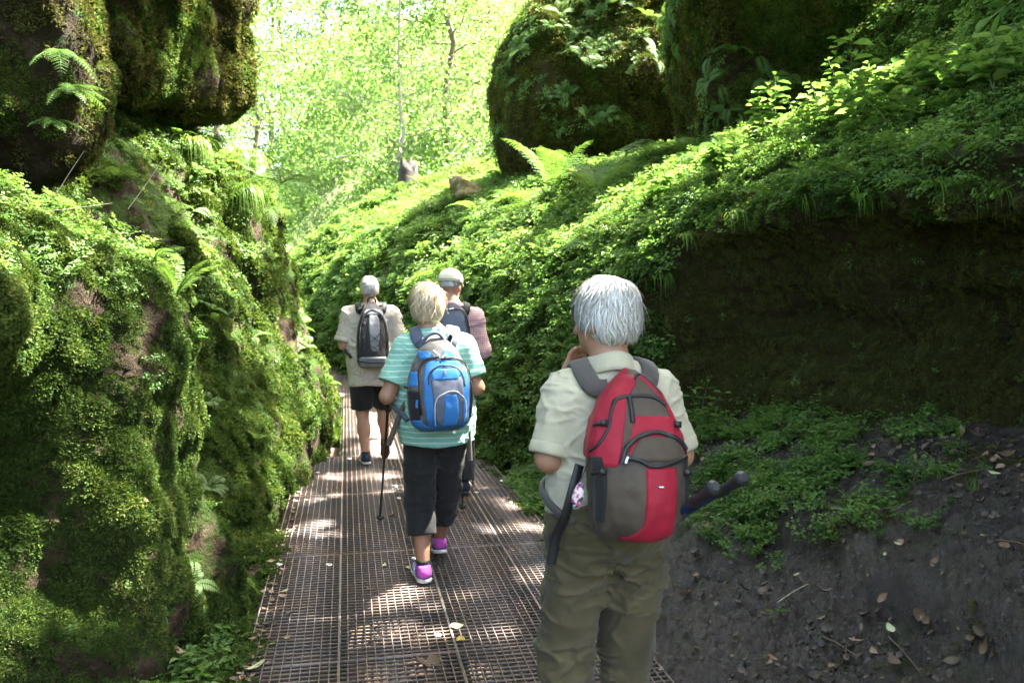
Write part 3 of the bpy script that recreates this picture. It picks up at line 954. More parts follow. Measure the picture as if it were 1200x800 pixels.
def scatter(name, label, cat, proto, P, N, size, g, align=0.7, tilt=0.25):
    col, k = PROTO[proto]
    if proto not in _sc: _sc[proto] = scatter_tree(col)
    n = len(P)
    up = norm(N * align + np.array([0, 0, 1.0]) * (1 - align) + rnd_dirs(g, n) * tilt)
    a = rnd_dirs(g, n); x = norm(np.cross(a, up)); y = np.cross(up, x)
    R = np.stack([x, y, up], -1)
    rot = np.stack([np.arctan2(R[:, 2, 1], R[:, 2, 2]), -np.arcsin(np.clip(R[:, 2, 0], -1, 1)), np.arctan2(R[:, 1, 0], R[:, 0, 0])], 1)
    me = bpy.data.meshes.new(name)
    me.vertices.add(n); me.vertices.foreach_set("co", np.ascontiguousarray(P, dtype=np.float32).ravel())
    me.attributes.new("rot", 'FLOAT_VECTOR', 'POINT').data.foreach_set("vector", rot.astype(np.float32).ravel())
    me.attributes.new("size", 'FLOAT', 'POINT').data.foreach_set("value", np.asarray(size, dtype=np.float32))
    me.attributes.new("pick", 'INT', 'POINT').data.foreach_set("value", g.integers(0, k, n).astype(np.int32))
    o = add_obj(name, me)
    o.modifiers.new("scatter", 'NODES').node_group = _sc[proto]
    tag(o, label, cat, kind="stuff")
    return o

def sample(land, density, g, margin=160, dmax=60):
    """random points on a land form; density(P, N) per square metre; only where a camera near ours could see"""
    V, F, NN = LAND[land]
    T = np.concatenate([F[:, :3], F[:, [0, 2, 3]]]) if F.shape[1] == 4 else F
    A, B, C = V[T[:, 0]], V[T[:, 1]], V[T[:, 2]]
    ctr = (A + B + C) / 3; nm = norm(NN[T].mean(1))
    area = np.linalg.norm(np.cross(B - A, C - A), axis=1) / 2
    u, v, z = to_px(ctr)
    vis = (z > 0.4) & (z < dmax) & (u > -margin) & (u < 1200 + margin) & (v > -margin) & (v < 800 + margin)
    vis &= ((CAM - ctr) * nm).sum(1) / np.linalg.norm(CAM - ctr, axis=1) > -0.35
    w = area * density(ctr, nm) * vis
    n = g.poisson(w)
    idx = np.repeat(np.arange(len(T)), n)
    r1 = np.sqrt(g.random(len(idx)))[:, None]; r2 = g.random(len(idx))[:, None]
    P = A[idx] * (1 - r1) + B[idx] * r1 * (1 - r2) + C[idx] * r1 * r2
    return P, nm[idx]
# ================================================================== GROUND COVER (uncountable)
gv = np.random.default_rng(5)
def dist(P): return np.linalg.norm(P - CAM, axis=1)
def lod(P): return np.clip(dist(P) / 4.5, 0.75, 3.0)      # farther tufts are larger and fewer

# left wall
def bare(P): return fbm(P, 1.1, 4, 91) + 0.5 * fbm(P, 5, 2, 95)
def gully(P): return sstep(5.0, 5.6, P[:, 1]) * sstep(8.6, 7.8, P[:, 1]) * sstep(1.5, 1.9, P[:, 2]) * sstep(-1.15, -1.45, P[:, 0]) * sstep(-.5, .1, fbm(P, 1.8, 3, 93))
def d_moss_left(P, N):
    m = sstep(0.38, 0.05, bare(P) - 0.35 * np.clip(N[:, 2], 0, 1))
    m = m * (1 - 0.9 * sstep(5.2, 6.0, P[:, 1]) * sstep(-.1, .2, fbm(P, 1.3, 3, 92)))
    m = m * (1 - .75 * gully(P))
    return 1500 * m / lod(P) ** 1.7
P, N = sample('left', d_moss_left, gv, dmax=14)
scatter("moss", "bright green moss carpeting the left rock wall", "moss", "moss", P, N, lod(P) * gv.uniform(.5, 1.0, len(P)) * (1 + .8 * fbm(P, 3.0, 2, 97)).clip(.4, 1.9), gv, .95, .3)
def d_herb_left(P, N):
    top = sstep(0.15, 0.6, N[:, 2]) * sstep(1.35, 1.75, P[:, 2])
    nz = sstep(-0.15, 0.25, fbm(P, 1.7, 3, 99))
    return (300 * top * (0.25 + nz) + 9 * nz) / lod(P) ** 1.2 * sstep(0.1, .5, P[:, 2]) * (1 - 0.8 * sstep(5.2, 6.0, P[:, 1]) * sstep(-.1, .2, fbm(P, 1.3, 3, 92))) * (1 - .7 * gully(P))
P, N = sample('left', d_herb_left, gv, dmax=14)
scatter("ground_cover", "small leaved plants creeping over the left bank", "ground cover", "herb", P, N, gv.uniform(.4, .85, len(P)) * lod(P) ** .5, gv, .5)
P, N = sample('left', lambda P, N: 110 * sstep(-.1, .3, fbm(P, 2.2, 3, 104)) * sstep(.0, .4, N[:, 2]) * sstep(1.0, 1.6, P[:, 2]) / lod(P), gv, dmax=12)
scatter("feathery_plants", "feathery green fronds among the moss of the left bank", "ground cover", "fine", P, N, gv.uniform(.6, 1.2, len(P)), gv, .55)
# foot of the near left bank
def d_foot(P, N):
    return 420 * sstep(-1.75, -0.95, P[:, 0]) * sstep(-.52, -.62, P[:, 0]) * sstep(2.3, 2.8, P[:, 1]) * sstep(4.6, 4.2, P[:, 1])
P, N = sample('path', d_foot, gv)
P[:, 2] += 0.02
scatter("foot_plants", "leafy green plants at the foot of the near left bank", "ground cover", "herb_large", P, N, gv.uniform(.55, 1.05, len(P)), gv, .2)
# edges of the walkway
P, N = sample('path', lambda P, N: 500 * np.where(P[:, 0] < 0.4, sstep(-.40, -.5, P[:, 0]) * sstep(-1.2, -.8, P[:, 0]), 0) * sstep(2, 3, P[:, 1]) * sstep(14, 10, P[:, 1]) * sstep(-.2, .3, fbm(P, 2, 2, 3)), gv)
P[:, 2] = np.maximum(P[:, 2], -.03)
scatter("edge_moss", "moss along the edge of the walkway", "moss", "moss", P, N, gv.uniform(.8, 1.5, len(P)), gv)

# right slope
def slope_zone(P): return np.maximum(sstep(6.15, 6.6, P[:, 1]), sstep(1.95, 2.2, P[:, 2]))
def d_right_herb(P, N):
    nz = sstep(-.35, .2, fbm(P, 1.3, 3, 111))
    steep = sstep(-.25, .15, N[:, 2])
    back = sstep(4.1, 3.5, P[:, 2])
    thin = 1 - 0.35 * sstep(5.8, 4.6, P[:, 1])
    return 560 * slope_zone(P) * (0.2 + 0.8 * nz) * steep * (0.15 + .85 * back) * thin / lod(P) ** 1.55
P, N = sample('right', d_right_herb, gv, dmax=26)
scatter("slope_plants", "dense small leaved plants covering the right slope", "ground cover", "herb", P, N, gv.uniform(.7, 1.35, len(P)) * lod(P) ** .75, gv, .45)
P, N = sample('right', lambda P, N: .42 * d_right_herb(P, N) * sstep(-.1, .25, fbm(P, 1.9, 3, 117)), gv, dmax=26)
scatter("slope_fronds", "feathery fronds growing among the plants of the right slope", "ground cover", "fine", P, N, gv.uniform(.8, 1.5, len(P)) * lod(P) ** .7, gv, .45)
P, N = sample('right', lambda P, N: 450 * (slope_zone(P) * .75) * sstep(.5, .0, bare(P)) / lod(P) ** 1.8, gv, dmax=22)
scatter("slope_moss", "moss under the plants of the right slope", "moss", "moss", P, N, lod(P) * gv.uniform(.8, 1.4, len(P)), gv, .9)
P, N = sample('right', lambda P, N: 14 * slope_zone(P) * sstep(-.1, .3, N[:, 2]), gv, dmax=14)
scatter("slope_grass", "thin grass blades on the right slope", "grass", "grass", P, N, gv.uniform(.5, 1.0, len(P)), gv, .3)
P, N = sample('right', lambda P, N: 5.0 * slope_zone(P) * sstep(-.1, .3, N[:, 2]) * sstep(-.2, .2, fbm(P, 1.1, 2, 161)) * sstep(4.2, 3.6, P[:, 2]), gv, dmax=24)
scatter("slope_ferns", "small ferns dotted among the plants of the right slope", "ground cover", "small_fern", P, N, gv.uniform(.6, 1.4, len(P)) * lod(P) ** .6, gv, .4)
P, N = sample('right', lambda P, N: 26 * slope_zone(P) * sstep(-.1, .25, fbm(P, .9, 2, 165)) / lod(P), gv, dmax=20)
scatter("slope_leaves", "larger leaved herbs on the right slope", "ground cover", "herb_large", P, N, gv.uniform(.5, 1.0, len(P)) * lod(P) ** .5, gv, .35)
P, N = sample('left', lambda P, N: 5.0 * sstep(.1, .5, N[:, 2]) * sstep(-.1, .3, fbm(P, 1.1, 2, 171)), gv, dmax=14)
scatter("bank_ferns", "small ferns dotted over the left bank", "ground cover", "small_fern", P, N, gv.uniform(.4, .9, len(P)) * lod(P) ** .5, gv, .4)
P, N = sample('left', lambda P, N: 14 * sstep(.1, .5, N[:, 2]) * sstep(.0, .3, fbm(P, 1.4, 2, 175)), gv, dmax=14)
scatter("bank_grass", "thin grass blades on the left bank", "grass", "grass", P, N, gv.uniform(.4, .8, len(P)) * lod(P) ** .4, gv, .4)
P, N = sample('right', lambda P, N: 7 * slope_zone(P) * sstep(-.1, .3, N[:, 2]), gv, dmax=14)
scatter("slope_litter", "dead brown leaves caught among the plants of the right slope", "leaf litter", "litter", P, N + 0.0, gv.uniform(.5, 1.0, len(P)), gv, .8, .4)
P, N = sample('left', lambda P, N: 5 * sstep(.0, .4, N[:, 2]), gv, dmax=12)
scatter("bank_litter", "dead brown leaves caught in the moss of the left bank", "leaf litter", "litter", P + N * .01, N, gv.uniform(.4, .9, len(P)), gv, .8, .4)
# the shaded rock face: olive moss, thinning out
P, N = sample('right', lambda P, N: 1100 * (1 - slope_zone(P)) * sstep(.45, -.2, bare(P) * 1.2) + 200 * (1 - slope_zone(P)), gv, dmax=9)
scatter("rock_moss", "thin olive moss on the shaded rock face", "moss", "moss_olive", P, N, gv.uniform(.3, .85, len(P)), gv, .9)
P, N = sample('right', lambda P, N: 24 * (1 - slope_zone(P)), gv, dmax=9)
scatter("rock_sprouts", "tiny leaves sprouting on the shaded rock face", "ground cover", "herb", P, N, gv.uniform(.25, .5, len(P)), gv, .7)

# mud slope: green patch, scraps of wet leaf
def patch(P):
    u, v, z = to_px(P)
    k = sstep(1170, 1010, u + 60 * fbm(P, 1.6, 3, 121)) * sstep(690, 600, v + 0.22 * (u - 850) + 50 * fbm(P, 2.4, 3, 125)) 
    return k * sstep(-.35, .15, fbm(P, 2.6, 3, 129))
P, N = sample('mud', lambda P, N: 360 * patch(P), gv)
scatter("patch_plants", "low leafy plants growing on the mud slope below the rock face", "ground cover", "herb", P, N, gv.uniform(.7, 1.3, len(P)), gv, .3)
P, N = sample('mud', lambda P, N: 70 * patch(P), gv)
scatter("patch_leaves", "larger leaved plants growing on the mud slope below the rock face", "ground cover", "herb_large", P, N, gv.uniform(.45, .85, len(P)), gv, .2)
P, N = sample('mud', lambda P, N: 30 * patch(P), gv)
scatter("patch_grass", "thin grass among the plants on the mud slope", "grass", "grass", P, N, gv.uniform(.5, .9, len(P)), gv, .2)
P, N = sample('mud', lambda P, N: 420 * sstep(-.4, .4, fbm(P, 1.8, 3, 133)) + 60, gv)
scatter("wet_leaf_scraps", "dark wet leaf scraps trodden into the mud", "leaf litter", "drybit", P, N, gv.uniform(.35, 1.0, len(P)), gv, .9, .35)
P, N = sample('mud', lambda P, N: 600 * sstep(.1, .45, fbm(P, 1.2, 3, 137)) * sstep(4.2, 3.5, P[:, 1]), gv)
scatter("mud_moss", "dull moss film on the mud", "moss", "moss_olive", P, N, gv.uniform(.3, .6, len(P)), gv, .9)
# litter below the grating and along its left edge
P, N = sample('path', lambda P, N: (150 * sstep(1.5, 2.2, P[:, 1]) * sstep(12, 9, P[:, 1])) * (P[:, 0] > -.6) * (P[:, 0] < 1.5) * sstep(-.2, .3, fbm(P, 1.5, 2, 2)), gv)
P[:, 2] += .005
scatter("litter_below_grating", "brown leaf litter lying below the grating", "leaf litter", "litter", P, N, gv.uniform(.6, 1.0, len(P)), gv, .9, .2)

n_ = 420
ys_ = 2.4 + 10 * gv.random(n_) ** 1.3
lf_ = gv.random(n_) < .7
P = np.stack([np.where(lf_, -.46 + np.abs(gv.normal(0, .07, n_)), 1.30 - np.abs(gv.normal(0, .07, n_))), ys_, np.full(n_, .006)], 1)
scatter("edge_litter", "leaf crumbs gathered along the edges of the grating", "leaf litter", "litter", P, np.tile([0, 0, 1.0], (n_, 1)), gv.uniform(.25, .7, n_), gv, 1.0, .2)
n_ = 700
P = np.stack([np.where(gv.random(n_) < .5, -.47 + np.abs(gv.normal(0, .04, n_)), 1.31 - np.abs(gv.normal(0, .05, n_))), 2.4 + 10 * gv.random(n_), np.full(n_, -.004)], 1)
P = P[fbm(P, 1.6, 2, 181) > -.05]
scatter("edge_moss_film", "moss creeping over the edges of the grating", "moss", "moss", P, np.tile([0, 0, 1.0], (len(P), 1)), gv.uniform(.5, 1.0, len(P)), gv, 1.0, .2)
P, N = sample('mud', lambda P, N: 90 * sstep(2.55, 3.0, P[:, 0]) * sstep(-.3, .2, fbm(P, 2, 2, 185)) + 10, gv)
scatter("foot_litter", "brown leaves gathered at the foot of the rock face", "leaf litter", "litter", P + N * .008, N, gv.uniform(.5, 1.1, len(P)), gv, .9, .3)
# boulders: moss
for nm, dens, h in (("huge dark block of rock overhanging the left gorge wall above the grass tufts", 170, .05), ("shadowed mossy boulder hanging over the near left bank behind the drooping ferns", 300, .0),
                 ("big rounded dark boulder above the right slope behind the large ferns", 70, -.1), ("moss draped boulder at the top of the right slope beside the tall leafy stalks", 220, .2)):
    P, N = sample(nm, lambda P, N: 2.2 * dens * sstep(.25, -.1, fbm(P, .9, 3, 141) - h * 1.2 - .4 * N[:, 2] - .15 * N[:, 0]), gv, dmax=20)
    scatter("boulder_moss", "moss growing on the " + nm.split(" above ")[0].split(" over ")[0].split(" at ")[0], "moss", "moss", P, N, lod(P) * gv.uniform(.45, .8, len(P)), gv, .95)
for nm in list(LAND)[5:9]:
    P, N = sample(nm, lambda P, N: 120 * sstep(.5, -.2, fbm(P, 1.6, 3, 151)) + 10, gv, dmax=20)
    scatter("thin_boulder_moss", "thin brownish moss on the " + nm.split(" above ")[0].split(" over ")[0].split(" at ")[0], "moss", "moss_olive", P, N, lod(P) * gv.uniform(.6, 1.2, len(P)), gv, .9)
nm = "big rounded dark boulder above the right slope behind the large ferns"
for nm, lab in ((nm, "plants hanging over the rounded boulder"), (list(LAND)[8], "plants hanging over the moss draped boulder")):
    P, N = sample(nm, lambda P, N: 34 * sstep(.2, .65, N[:, 2] - .45 * N[:, 0] + .7 * fbm(P, .8, 2, 5)), gv, dmax=20)
    scatter("boulder_plants", lab, "ground cover", "herb", P, N, gv.uniform(1.1, 1.9, len(P)), gv, .8)
    P, N = sample(nm, lambda P, N: 6 * sstep(.2, .65, N[:, 2] - .45 * N[:, 0] + .7 * fbm(P, .8, 2, 5)), gv, dmax=20)
    scatter("boulder_ferns", lab.replace("plants", "small ferns"), "ground cover", "small_fern", P, N, gv.uniform(1.0, 1.7, len(P)), gv, .8)
# hillside undergrowth
P, N = sample('hill', lambda P, N: 1.5 * sstep(70, 25, dist(P)) * np.clip(40 / dist(P), .4, 1.6), gv, dmax=80)
P[:, 2] += gv.uniform(0, 1, len(P)) ** 2 * np.interp(P[:, 1], [20, 26, 40], [.6, 4.0, 7.0])
scatter("undergrowth", "sunlit undergrowth on the hillside behind", "undergrowth", "bough", P, N, gv.uniform(1.0, 2.0, len(P)), gv, .4, .5)

# ================================================================== TREES
def limb(mb, a, b, r0, r1, g, n=7, wob=.06, k=7):
    a, b = np.asarray(a, float), np.asarray(b, float); t = np.linspace(0, 1, n)[:, None]
    L = np.linalg.norm(b - a)
    P = a + (b - a) * t + rnd_dirs(g, n) * L * wob * np.sin(t * math.pi)
    mb.tube(P, np.linspace(r0, r1, n), k, cap=False)
    return P

def make_tree(g, H, crown_lo, spread, n_leaves, leaf=(.08, .13), r=.14, nb=26, lean=(0, 0), keep=None, origin=None, tight=.17):
    trunk, twigs, crown = MB(), MB(), MB()
    top = np.array([lean[0] * H, lean[1] * H, H])
    T = limb(trunk, (0, 0, -.4), top, r, r * .2, g, 12, .018, 10)
    per = n_leaves // nb
    for i in range(nb):
        f = crown_lo + (1 - crown_lo) * (i + g.random()) / nb
        p = T[min(int(f * 11), 10)] + (T[min(int(f * 11) + 1, 11)] - T[min(int(f * 11), 10)]) * ((f * 11) % 1)
        az = i * 2.4 + g.normal(0, .4)
        bl = spread * g.uniform(.55, 1.1) * (1.05 - .75 * max(0, (f - crown_lo) / (1 - crown_lo)) ** 2)
        e = p + np.array([math.cos(az) * bl, math.sin(az) * bl, bl * g.uniform(-.05, .5)])
        B = limb(twigs, p, e, r * .3 * (1.2 - f), .012, g, 6, .07, 5)
        for s in range(3):
            q = B[2 + s]; e2 = q + norm(e - p) * bl * .35 + rnd_dirs(g, 1)[0] * bl * .35
            limb(twigs, q, e2, .018, .006, g, 4, .08, 4)
            B = np.vstack([B, q + (e2 - q) * np.linspace(.3, 1, 4)[:, None]])
        C = B[g.integers(2, len(B), per)] + g.normal(0, 1, (per, 3)) * bl * tight * np.array([1, 1, .55])
        if keep is not None:
            C = C[keep(C + origin)]
        if not len(C): continue
        m = len(C)
        d = norm(rnd_dirs(g, m) + norm(e - p) * .6 + np.array([0, 0, -.25])); nn = norm(np.array([0, 0, 1.0]) + rnd_dirs(g, m) * .75)
        L = g.uniform(leaf[0], leaf[1], m)
        V, F = kites(C, d, nn, L, L * .62)
        crown.add(V, F, np.repeat(np.clip(.5 + g.normal(0, .22, m), 0, 1), 6))
    return trunk.mesh("trunk"), twigs.mesh("branches"), crown.mesh("crown", False)

def plant_tree(name, label, ms, loc, rz, sc, bark, group=None):
    t = thing(name, label, "tree", loc, rz, group); t.scale = (sc, sc, sc)
    tr = add_obj("trunk", ms[0], bark, t)
    add_obj("branches", ms[1], bark, tr)
    add_obj("crown", ms[2], M_TREELEAF, t)
    return t

def hill_z(x, y):
    V = LAND['hill'][0]; return float(V[np.argmin((V[:, 0] - x) ** 2 + (V[:, 1] - y) ** 2), 2])
gt = np.random.default_rng(23)
proto_trees = [make_tree(gt, 13, .12, 3.4, 6500, (.11, .18), nb=40, tight=.10), make_tree(gt, 11, .2, 3.0, 5500, (.11, .18), r=.10, nb=36, tight=.10), make_tree(gt, 15, .3, 4.0, 7000, (.12, .19), r=.15, nb=40, tight=.10)]
# (pixel column, depth, kind, scale, pale bark)
spots = [(318, 40.0, 2, 1.1, 0), (385, 52.0, 0, 1.4, 0), (335, 56.0, 2, 1.3, 0), (470, 26.0, 1, .9, 1), (526, 28.0, 2, .9, 1), (300, 34.0, 2, 1.0, 0), (575, 36.0, 0, .9, 0), 
         (250, 28.0, 0, 1.0, 0), (560, 44.0, 0, 1.2, 0), (455, 48.0, 2, 1.25, 0), (180, 38.0, 2, 1.1, 0)]
for i, (u, d, k, sc, pb) in enumerate(spots):
    p = px(u, 300, d)
    z = hill_z(p[0], p[1])
    lab = ("pale slender trunk tree with bare lower limbs behind the dark stump" if i == 3 else "pale barked tree with a forked limb on the hillside" if i == 4 else "leafy sunlit tree growing on the hillside behind the gorge")
    plant_tree("hillside_tree", lab, proto_trees[k], (p[0], p[1], z - .1), gt.uniform(0, 6.28), sc, M_BARK_PALE if pb else M_BARK, "trees on the hillside" if i not in (3, 4) else None)

# unseen trees added on the rims to shade the gorge; gaps carved for sun flecks
LANDV = np.concatenate([LAND['left'][0], LAND['right'][0], LAND['mud'][0], LAND['path'][0]])
_pu, _pv, _pz = to_px(LANDV)
def on_land(u, v):
    m = (np.hypot(_pu - u, _pv - v) < 9) & (_pz > 1)
    if not m.any(): return px(u, v, 6)
    q = LANDV[m]; return q[np.argmin(_pz[m])]
def on_obj(label, u, v, rad=12):
    V = LAND[label][0]; a, b, z = to_px(V); m = (np.hypot(a - u, b - v) < rad)
    return V[m][np.argmin(z[m])] if m.any() else px(u, v, 5)
#FLECKS
flecks = [(365, 742, .2), (425, 572, .16), (330, 590, .12), (430, 600, .06), (505, 790, .07), (345, 560, .14), (400, 605, .14), (455, 590, .12), (350, 640, .1), (490, 725, .1), (560, 640, .1), (600, 705, .1), (425, 535, .16), (440, 515, .2), (400, 480, .2), (395, 455, .25), (520, 760, .12), (480, 780, .12), (560, 775, .1), 
          (20, 230, .22), (60, 270, .25), (110, 300, .25), (150, 330, .24), (180, 350, .2), (205, 400, .2), (225, 450, .18), (70, 220, .2), (215, 520, .16), (205, 580, .15), (215, 640, .13), (240, 620, .12),
          (60, 620, .07), (20, 600, .06), (40, 560, .05), (110, 500, .05), (300, 560, .10), (325, 600, .12), (310, 640, .08),
          (255, 250, .22), (265, 300, .22), (285, 190, .25), (300, 220, .22), (275, 340, .16), (335, 455, .22), (350, 500, .2), (320, 430, .12), (300, 480, .1), (350, 440, .2), (365, 520, .16), (270, 160, .16),
          (470, 280, .8), (520, 260, .8), (560, 250, .7), (430, 330, .7), (600, 270, .5), (640, 300, .42), (660, 260, .4), (700, 250, .35), (740, 220, .35), (600, 350, .3), (640, 400, .22), (590, 430, .18), (670, 350, .25), (560, 330, .3), (620, 470, .15), (585, 520, .12), (400, 380, .6),
          (780, 200, .4), (820, 190, .4), (860, 170, .45), (900, 140, .5), (950, 120, .45), (990, 110, .35), (700, 290, .25), (760, 260, .2), (800, 250, .15), (1020, 140, .2), (870, 220, .12), (1100, 140, .12)]
FP_ = np.array([on_land(u, v) for u, v, r in flecks]); FRr = np.array([r * (2.3 if u < 400 and v < 460 else 1.7 if v < 480 else 1.15) for u, v, r in flecks])
extra = [((.05, 7.85, 1.35), .16), ((1.03, 6.5, 1.3), .13), ((.22, 7.85, 1.7), .13), ((.475, 4.64, 1.6), .12), ((.80, 2.6, 1.62), .10), ((.2, 4.7, 1.2), .09), ((.75, 4.7, 1.25), .09), ((.58, 2.62, 1.25), .07),
         tuple([px(95, 100, 4.8), .3]), tuple([px(80, 140, 4.8), .2]), tuple([px(205, 70, 7.7), .16]), tuple([px(212, 110, 7.7), .1]), tuple([px(270, 10, 9.0), .2])]
FP_ = np.vstack([FP_] + [np.array([e[0]]) for e in extra]); FRr = np.concatenate([FRr, [e[1] for e in extra]])
def keep_leaf(C):
    k = np.ones(len(C), bool)
    for p, r in zip(FP_, FRr):
        q = C - p; t = q @ TO_SUN
        k &= ~((np.linalg.norm(q - t[:, None] * TO_SUN, axis=1) < r + .13) & (t > 0.5))
    # leaves on the sun rays to the listed fleck spots are cut away
    return k
rim = [(9.0, 2.5, 3.8, 10.5, 5.2), (9.2, 7.2, 4.0, 11.0, 4.6), (8.6, 4.8, 3.9, 10.0, 4.8), (8.0, -1.5, 3.5, 10.5, 4.8), (7.6, 1.0, 3.6, 9.5, 4.4), (-5.4, 2.2, 3.0, 11.0, 4.6), (-6.0, 7.5, 3.2, 11.0, 4.2)]
for i, (x, y, z, H, sp) in enumerate(rim):
    org = np.array([x, y, z])
    lean = np.array([-.30, .02]) if x > 0 else np.array([.2, .0])
    ms = make_tree(np.random.default_rng(200 + i), H, .45, sp, 16000, (.18, .3), r=.24, nb=34, lean=lean, keep=keep_leaf, origin=org)
    plant_tree("rim_shade_tree", "unseen tall leafy tree added on the rim to shade the gorge", ms, org, 0, 1.0, M_BARK, "added shade trees on the gorge rim")

# dark broken stump on the far slope
mb = MB(); a = np.linspace(0, 6.28, 12, endpoint=False)
rr = .32 * (1 + .2 * np.sin(3 * a + 1))
rr = rr * .62
V = [np.stack([rr * f * np.cos(a), rr * f * np.sin(a), np.full(12, z)], 1) for f, z in ((1.35, -.3), (1.0, .25), (.9, .6))]
V.append(np.stack([rr * .9 * np.cos(a), rr * .9 * np.sin(a), .85 + .25 * np.sin(2 * a) + .12 * np.cos(5 * a)], 1))
V.append(np.stack([rr * .6 * np.cos(a), rr * .6 * np.sin(a), .6 + .1 * np.sin(2 * a)], 1)); V.append(np.stack([rr * .1 * np.cos(a), rr * .1 * np.sin(a), np.full(12, .5)], 1))
mb.add(np.concatenate(V), grid_faces(6, 12, True))
p = on_land(478, 212)
o = mb.build("tree_stump", plain("dark_wood", (0.02, 0.014, 0.011), .9, bump=.8, scale=12, var=.5)); o.location = p; o.scale = (1.25, 1.25, .7)
tag(o, "dark broken tree stump on the sunlit slope behind the gorge", "tree stump")
# ================================================================== PEOPLE
def skin_mat(name, col):
    t = NT(name)
    c = t.ramp(t.noise(14, 4), [(0.3, tuple(x * .85 for x in col)), (0.7, col)])
    return t.done(t.pbr(c, 0.5, t.bump(t.noise(120, 3), .15, .002), sss=0.08))
M_SKIN = skin_mat("skin", (0.50, 0.27, 0.18))
M_SKIN_TAN = skin_mat("tanned_skin", (0.42, 0.22, 0.13))
def hair_mat(name, stops):
    t = NT(name)
    c = t.ramp(t.attr(), [(i / (len(stops) - 1), s) for i, s in enumerate(stops)])
    return t.done(t.pbr(c, 0.42, spec=.4))
M_HAIR_WHITE = hair_mat("white_hair", [(0.14, 0.125, 0.10), (0.38, 0.36, 0.32), (0.6, 0.59, 0.57), (0.78, 0.78, 0.78)])
M_HAIR_BLOND = hair_mat("blond_hair", [(0.12, 0.075, 0.04), (0.38, 0.27, 0.15), (0.62, 0.5, 0.33), (0.75, 0.68, 0.55)])
M_HAIR_GREY = hair_mat("grey_hair", [(0.2, 0.19, 0.18), (0.42, 0.41, 0.4), (0.6, 0.6, 0.6)])
M_EYE = plain("eye", (0.7, 0.68, 0.65), .2); M_LIP = plain("lip", (0.4, 0.16, 0.13), .5)

def stripes_mat(name, base, line, scale, width=.12, axis=2, rough=.85):
    t = NT(name)
    s = t.n("ShaderNodeSeparateXYZ"); t.l(t.coord(), s.inputs[0])
    v = t.math('ADD', s.outputs[axis], t.math('MULTIPLY', t.math('SUBTRACT', t.noise(6, 2), .5), .012))
    f = t.math('FRACT', t.math('MULTIPLY', v, scale))
    k = t.ramp(f, [(0.0, 1.0), (width, 1.0), (width + .06, 0.0), (0.94, 0.0), (1.0, 1.0)])
    c = t.mix(k, base, line)
    c = t.mix(t.math('MULTIPLY', t.noise(9, 4), .22), c, tuple(x * .5 for x in base))
    return t.done(t.pbr(c, rough, t.bump(t.noise(60, 5), .3, .006), sheen=.1, spec=.2))
def check_mat(name, base, line, scale, rough=.85, w=.22):
    t = NT(name)
    s = t.n("ShaderNodeSeparateXYZ"); t.l(t.coord(), s.inputs[0])
    def band(o):
        f = t.math('FRACT', t.math('MULTIPLY', o, scale)); return t.ramp(f, [(0, .5), (w, .5), (w + .08, 0), (.94, 0), (1, .5)])
    k = t.math('ADD', band(t.math('ADD', s.outputs[0], s.outputs[1])), band(s.outputs[2]))
    c = t.mix(k, base, line)
    c = t.mix(t.math('MULTIPLY', t.noise(8, 4), .2), c, tuple(x * .5 for x in base))
    return t.done(t.pbr(c, rough, t.bump(t.noise(60, 5), .3, .006), sheen=.1, spec=.2))

M_KHAKI_SHIRT = fabric("khaki_shirt_cloth", (0.47, 0.435, 0.32), var=.12, bump=.4)
M_OLIVE = fabric("olive_trouser_cloth", (0.082, 0.068, 0.034), var=.25, rough=.75)
M_STRIPE = stripes_mat("green_striped_jersey", (0.25, 0.52, 0.42), (0.62, 0.76, 0.66), 34)
M_BLACKPANT = fabric("black_trouser_cloth", (0.018, 0.018, 0.018), var=.3)
M_BEIGE_CHECK = check_mat("beige_checked_cloth", (0.6, 0.54, 0.46), (0.42, 0.35, 0.31), 70)
M_PINK_CHECK = check_mat("pink_checked_cloth", (0.72, 0.5, 0.48), (0.52, 0.13, 0.16), 58)
M_DARKPANT = fabric("dark_trouser_cloth", (0.03, 0.03, 0.035), var=.3)
M_CAP = fabric("cream_cap_cloth", (0.72, 0.68, 0.54), var=.1)
M_SOLE = plain("white_sole", (0.6, 0.58, 0.55), .6); M_SOLE_DARK = plain("dark_sole", (.05, .045, .04), .7)
M_PURPLE = fabric("purple_mesh", (0.10, 0.045, 0.33), weave=300); M_PINK = fabric("magenta_mesh", (0.5, 0.08, 0.42), weave=300)
M_NAVY = fabric("navy_mesh", (0.025, 0.03, 0.06), weave=300); M_BROWNSHOE = plain("brown_leather", (0.12, 0.06, 0.035), .6, bump=.2)
M_SOCK = fabric("black_sock", (0.015, 0.015, 0.015)); M_WHITEST = plain("white_trim", (0.7, 0.7, 0.75), .6)

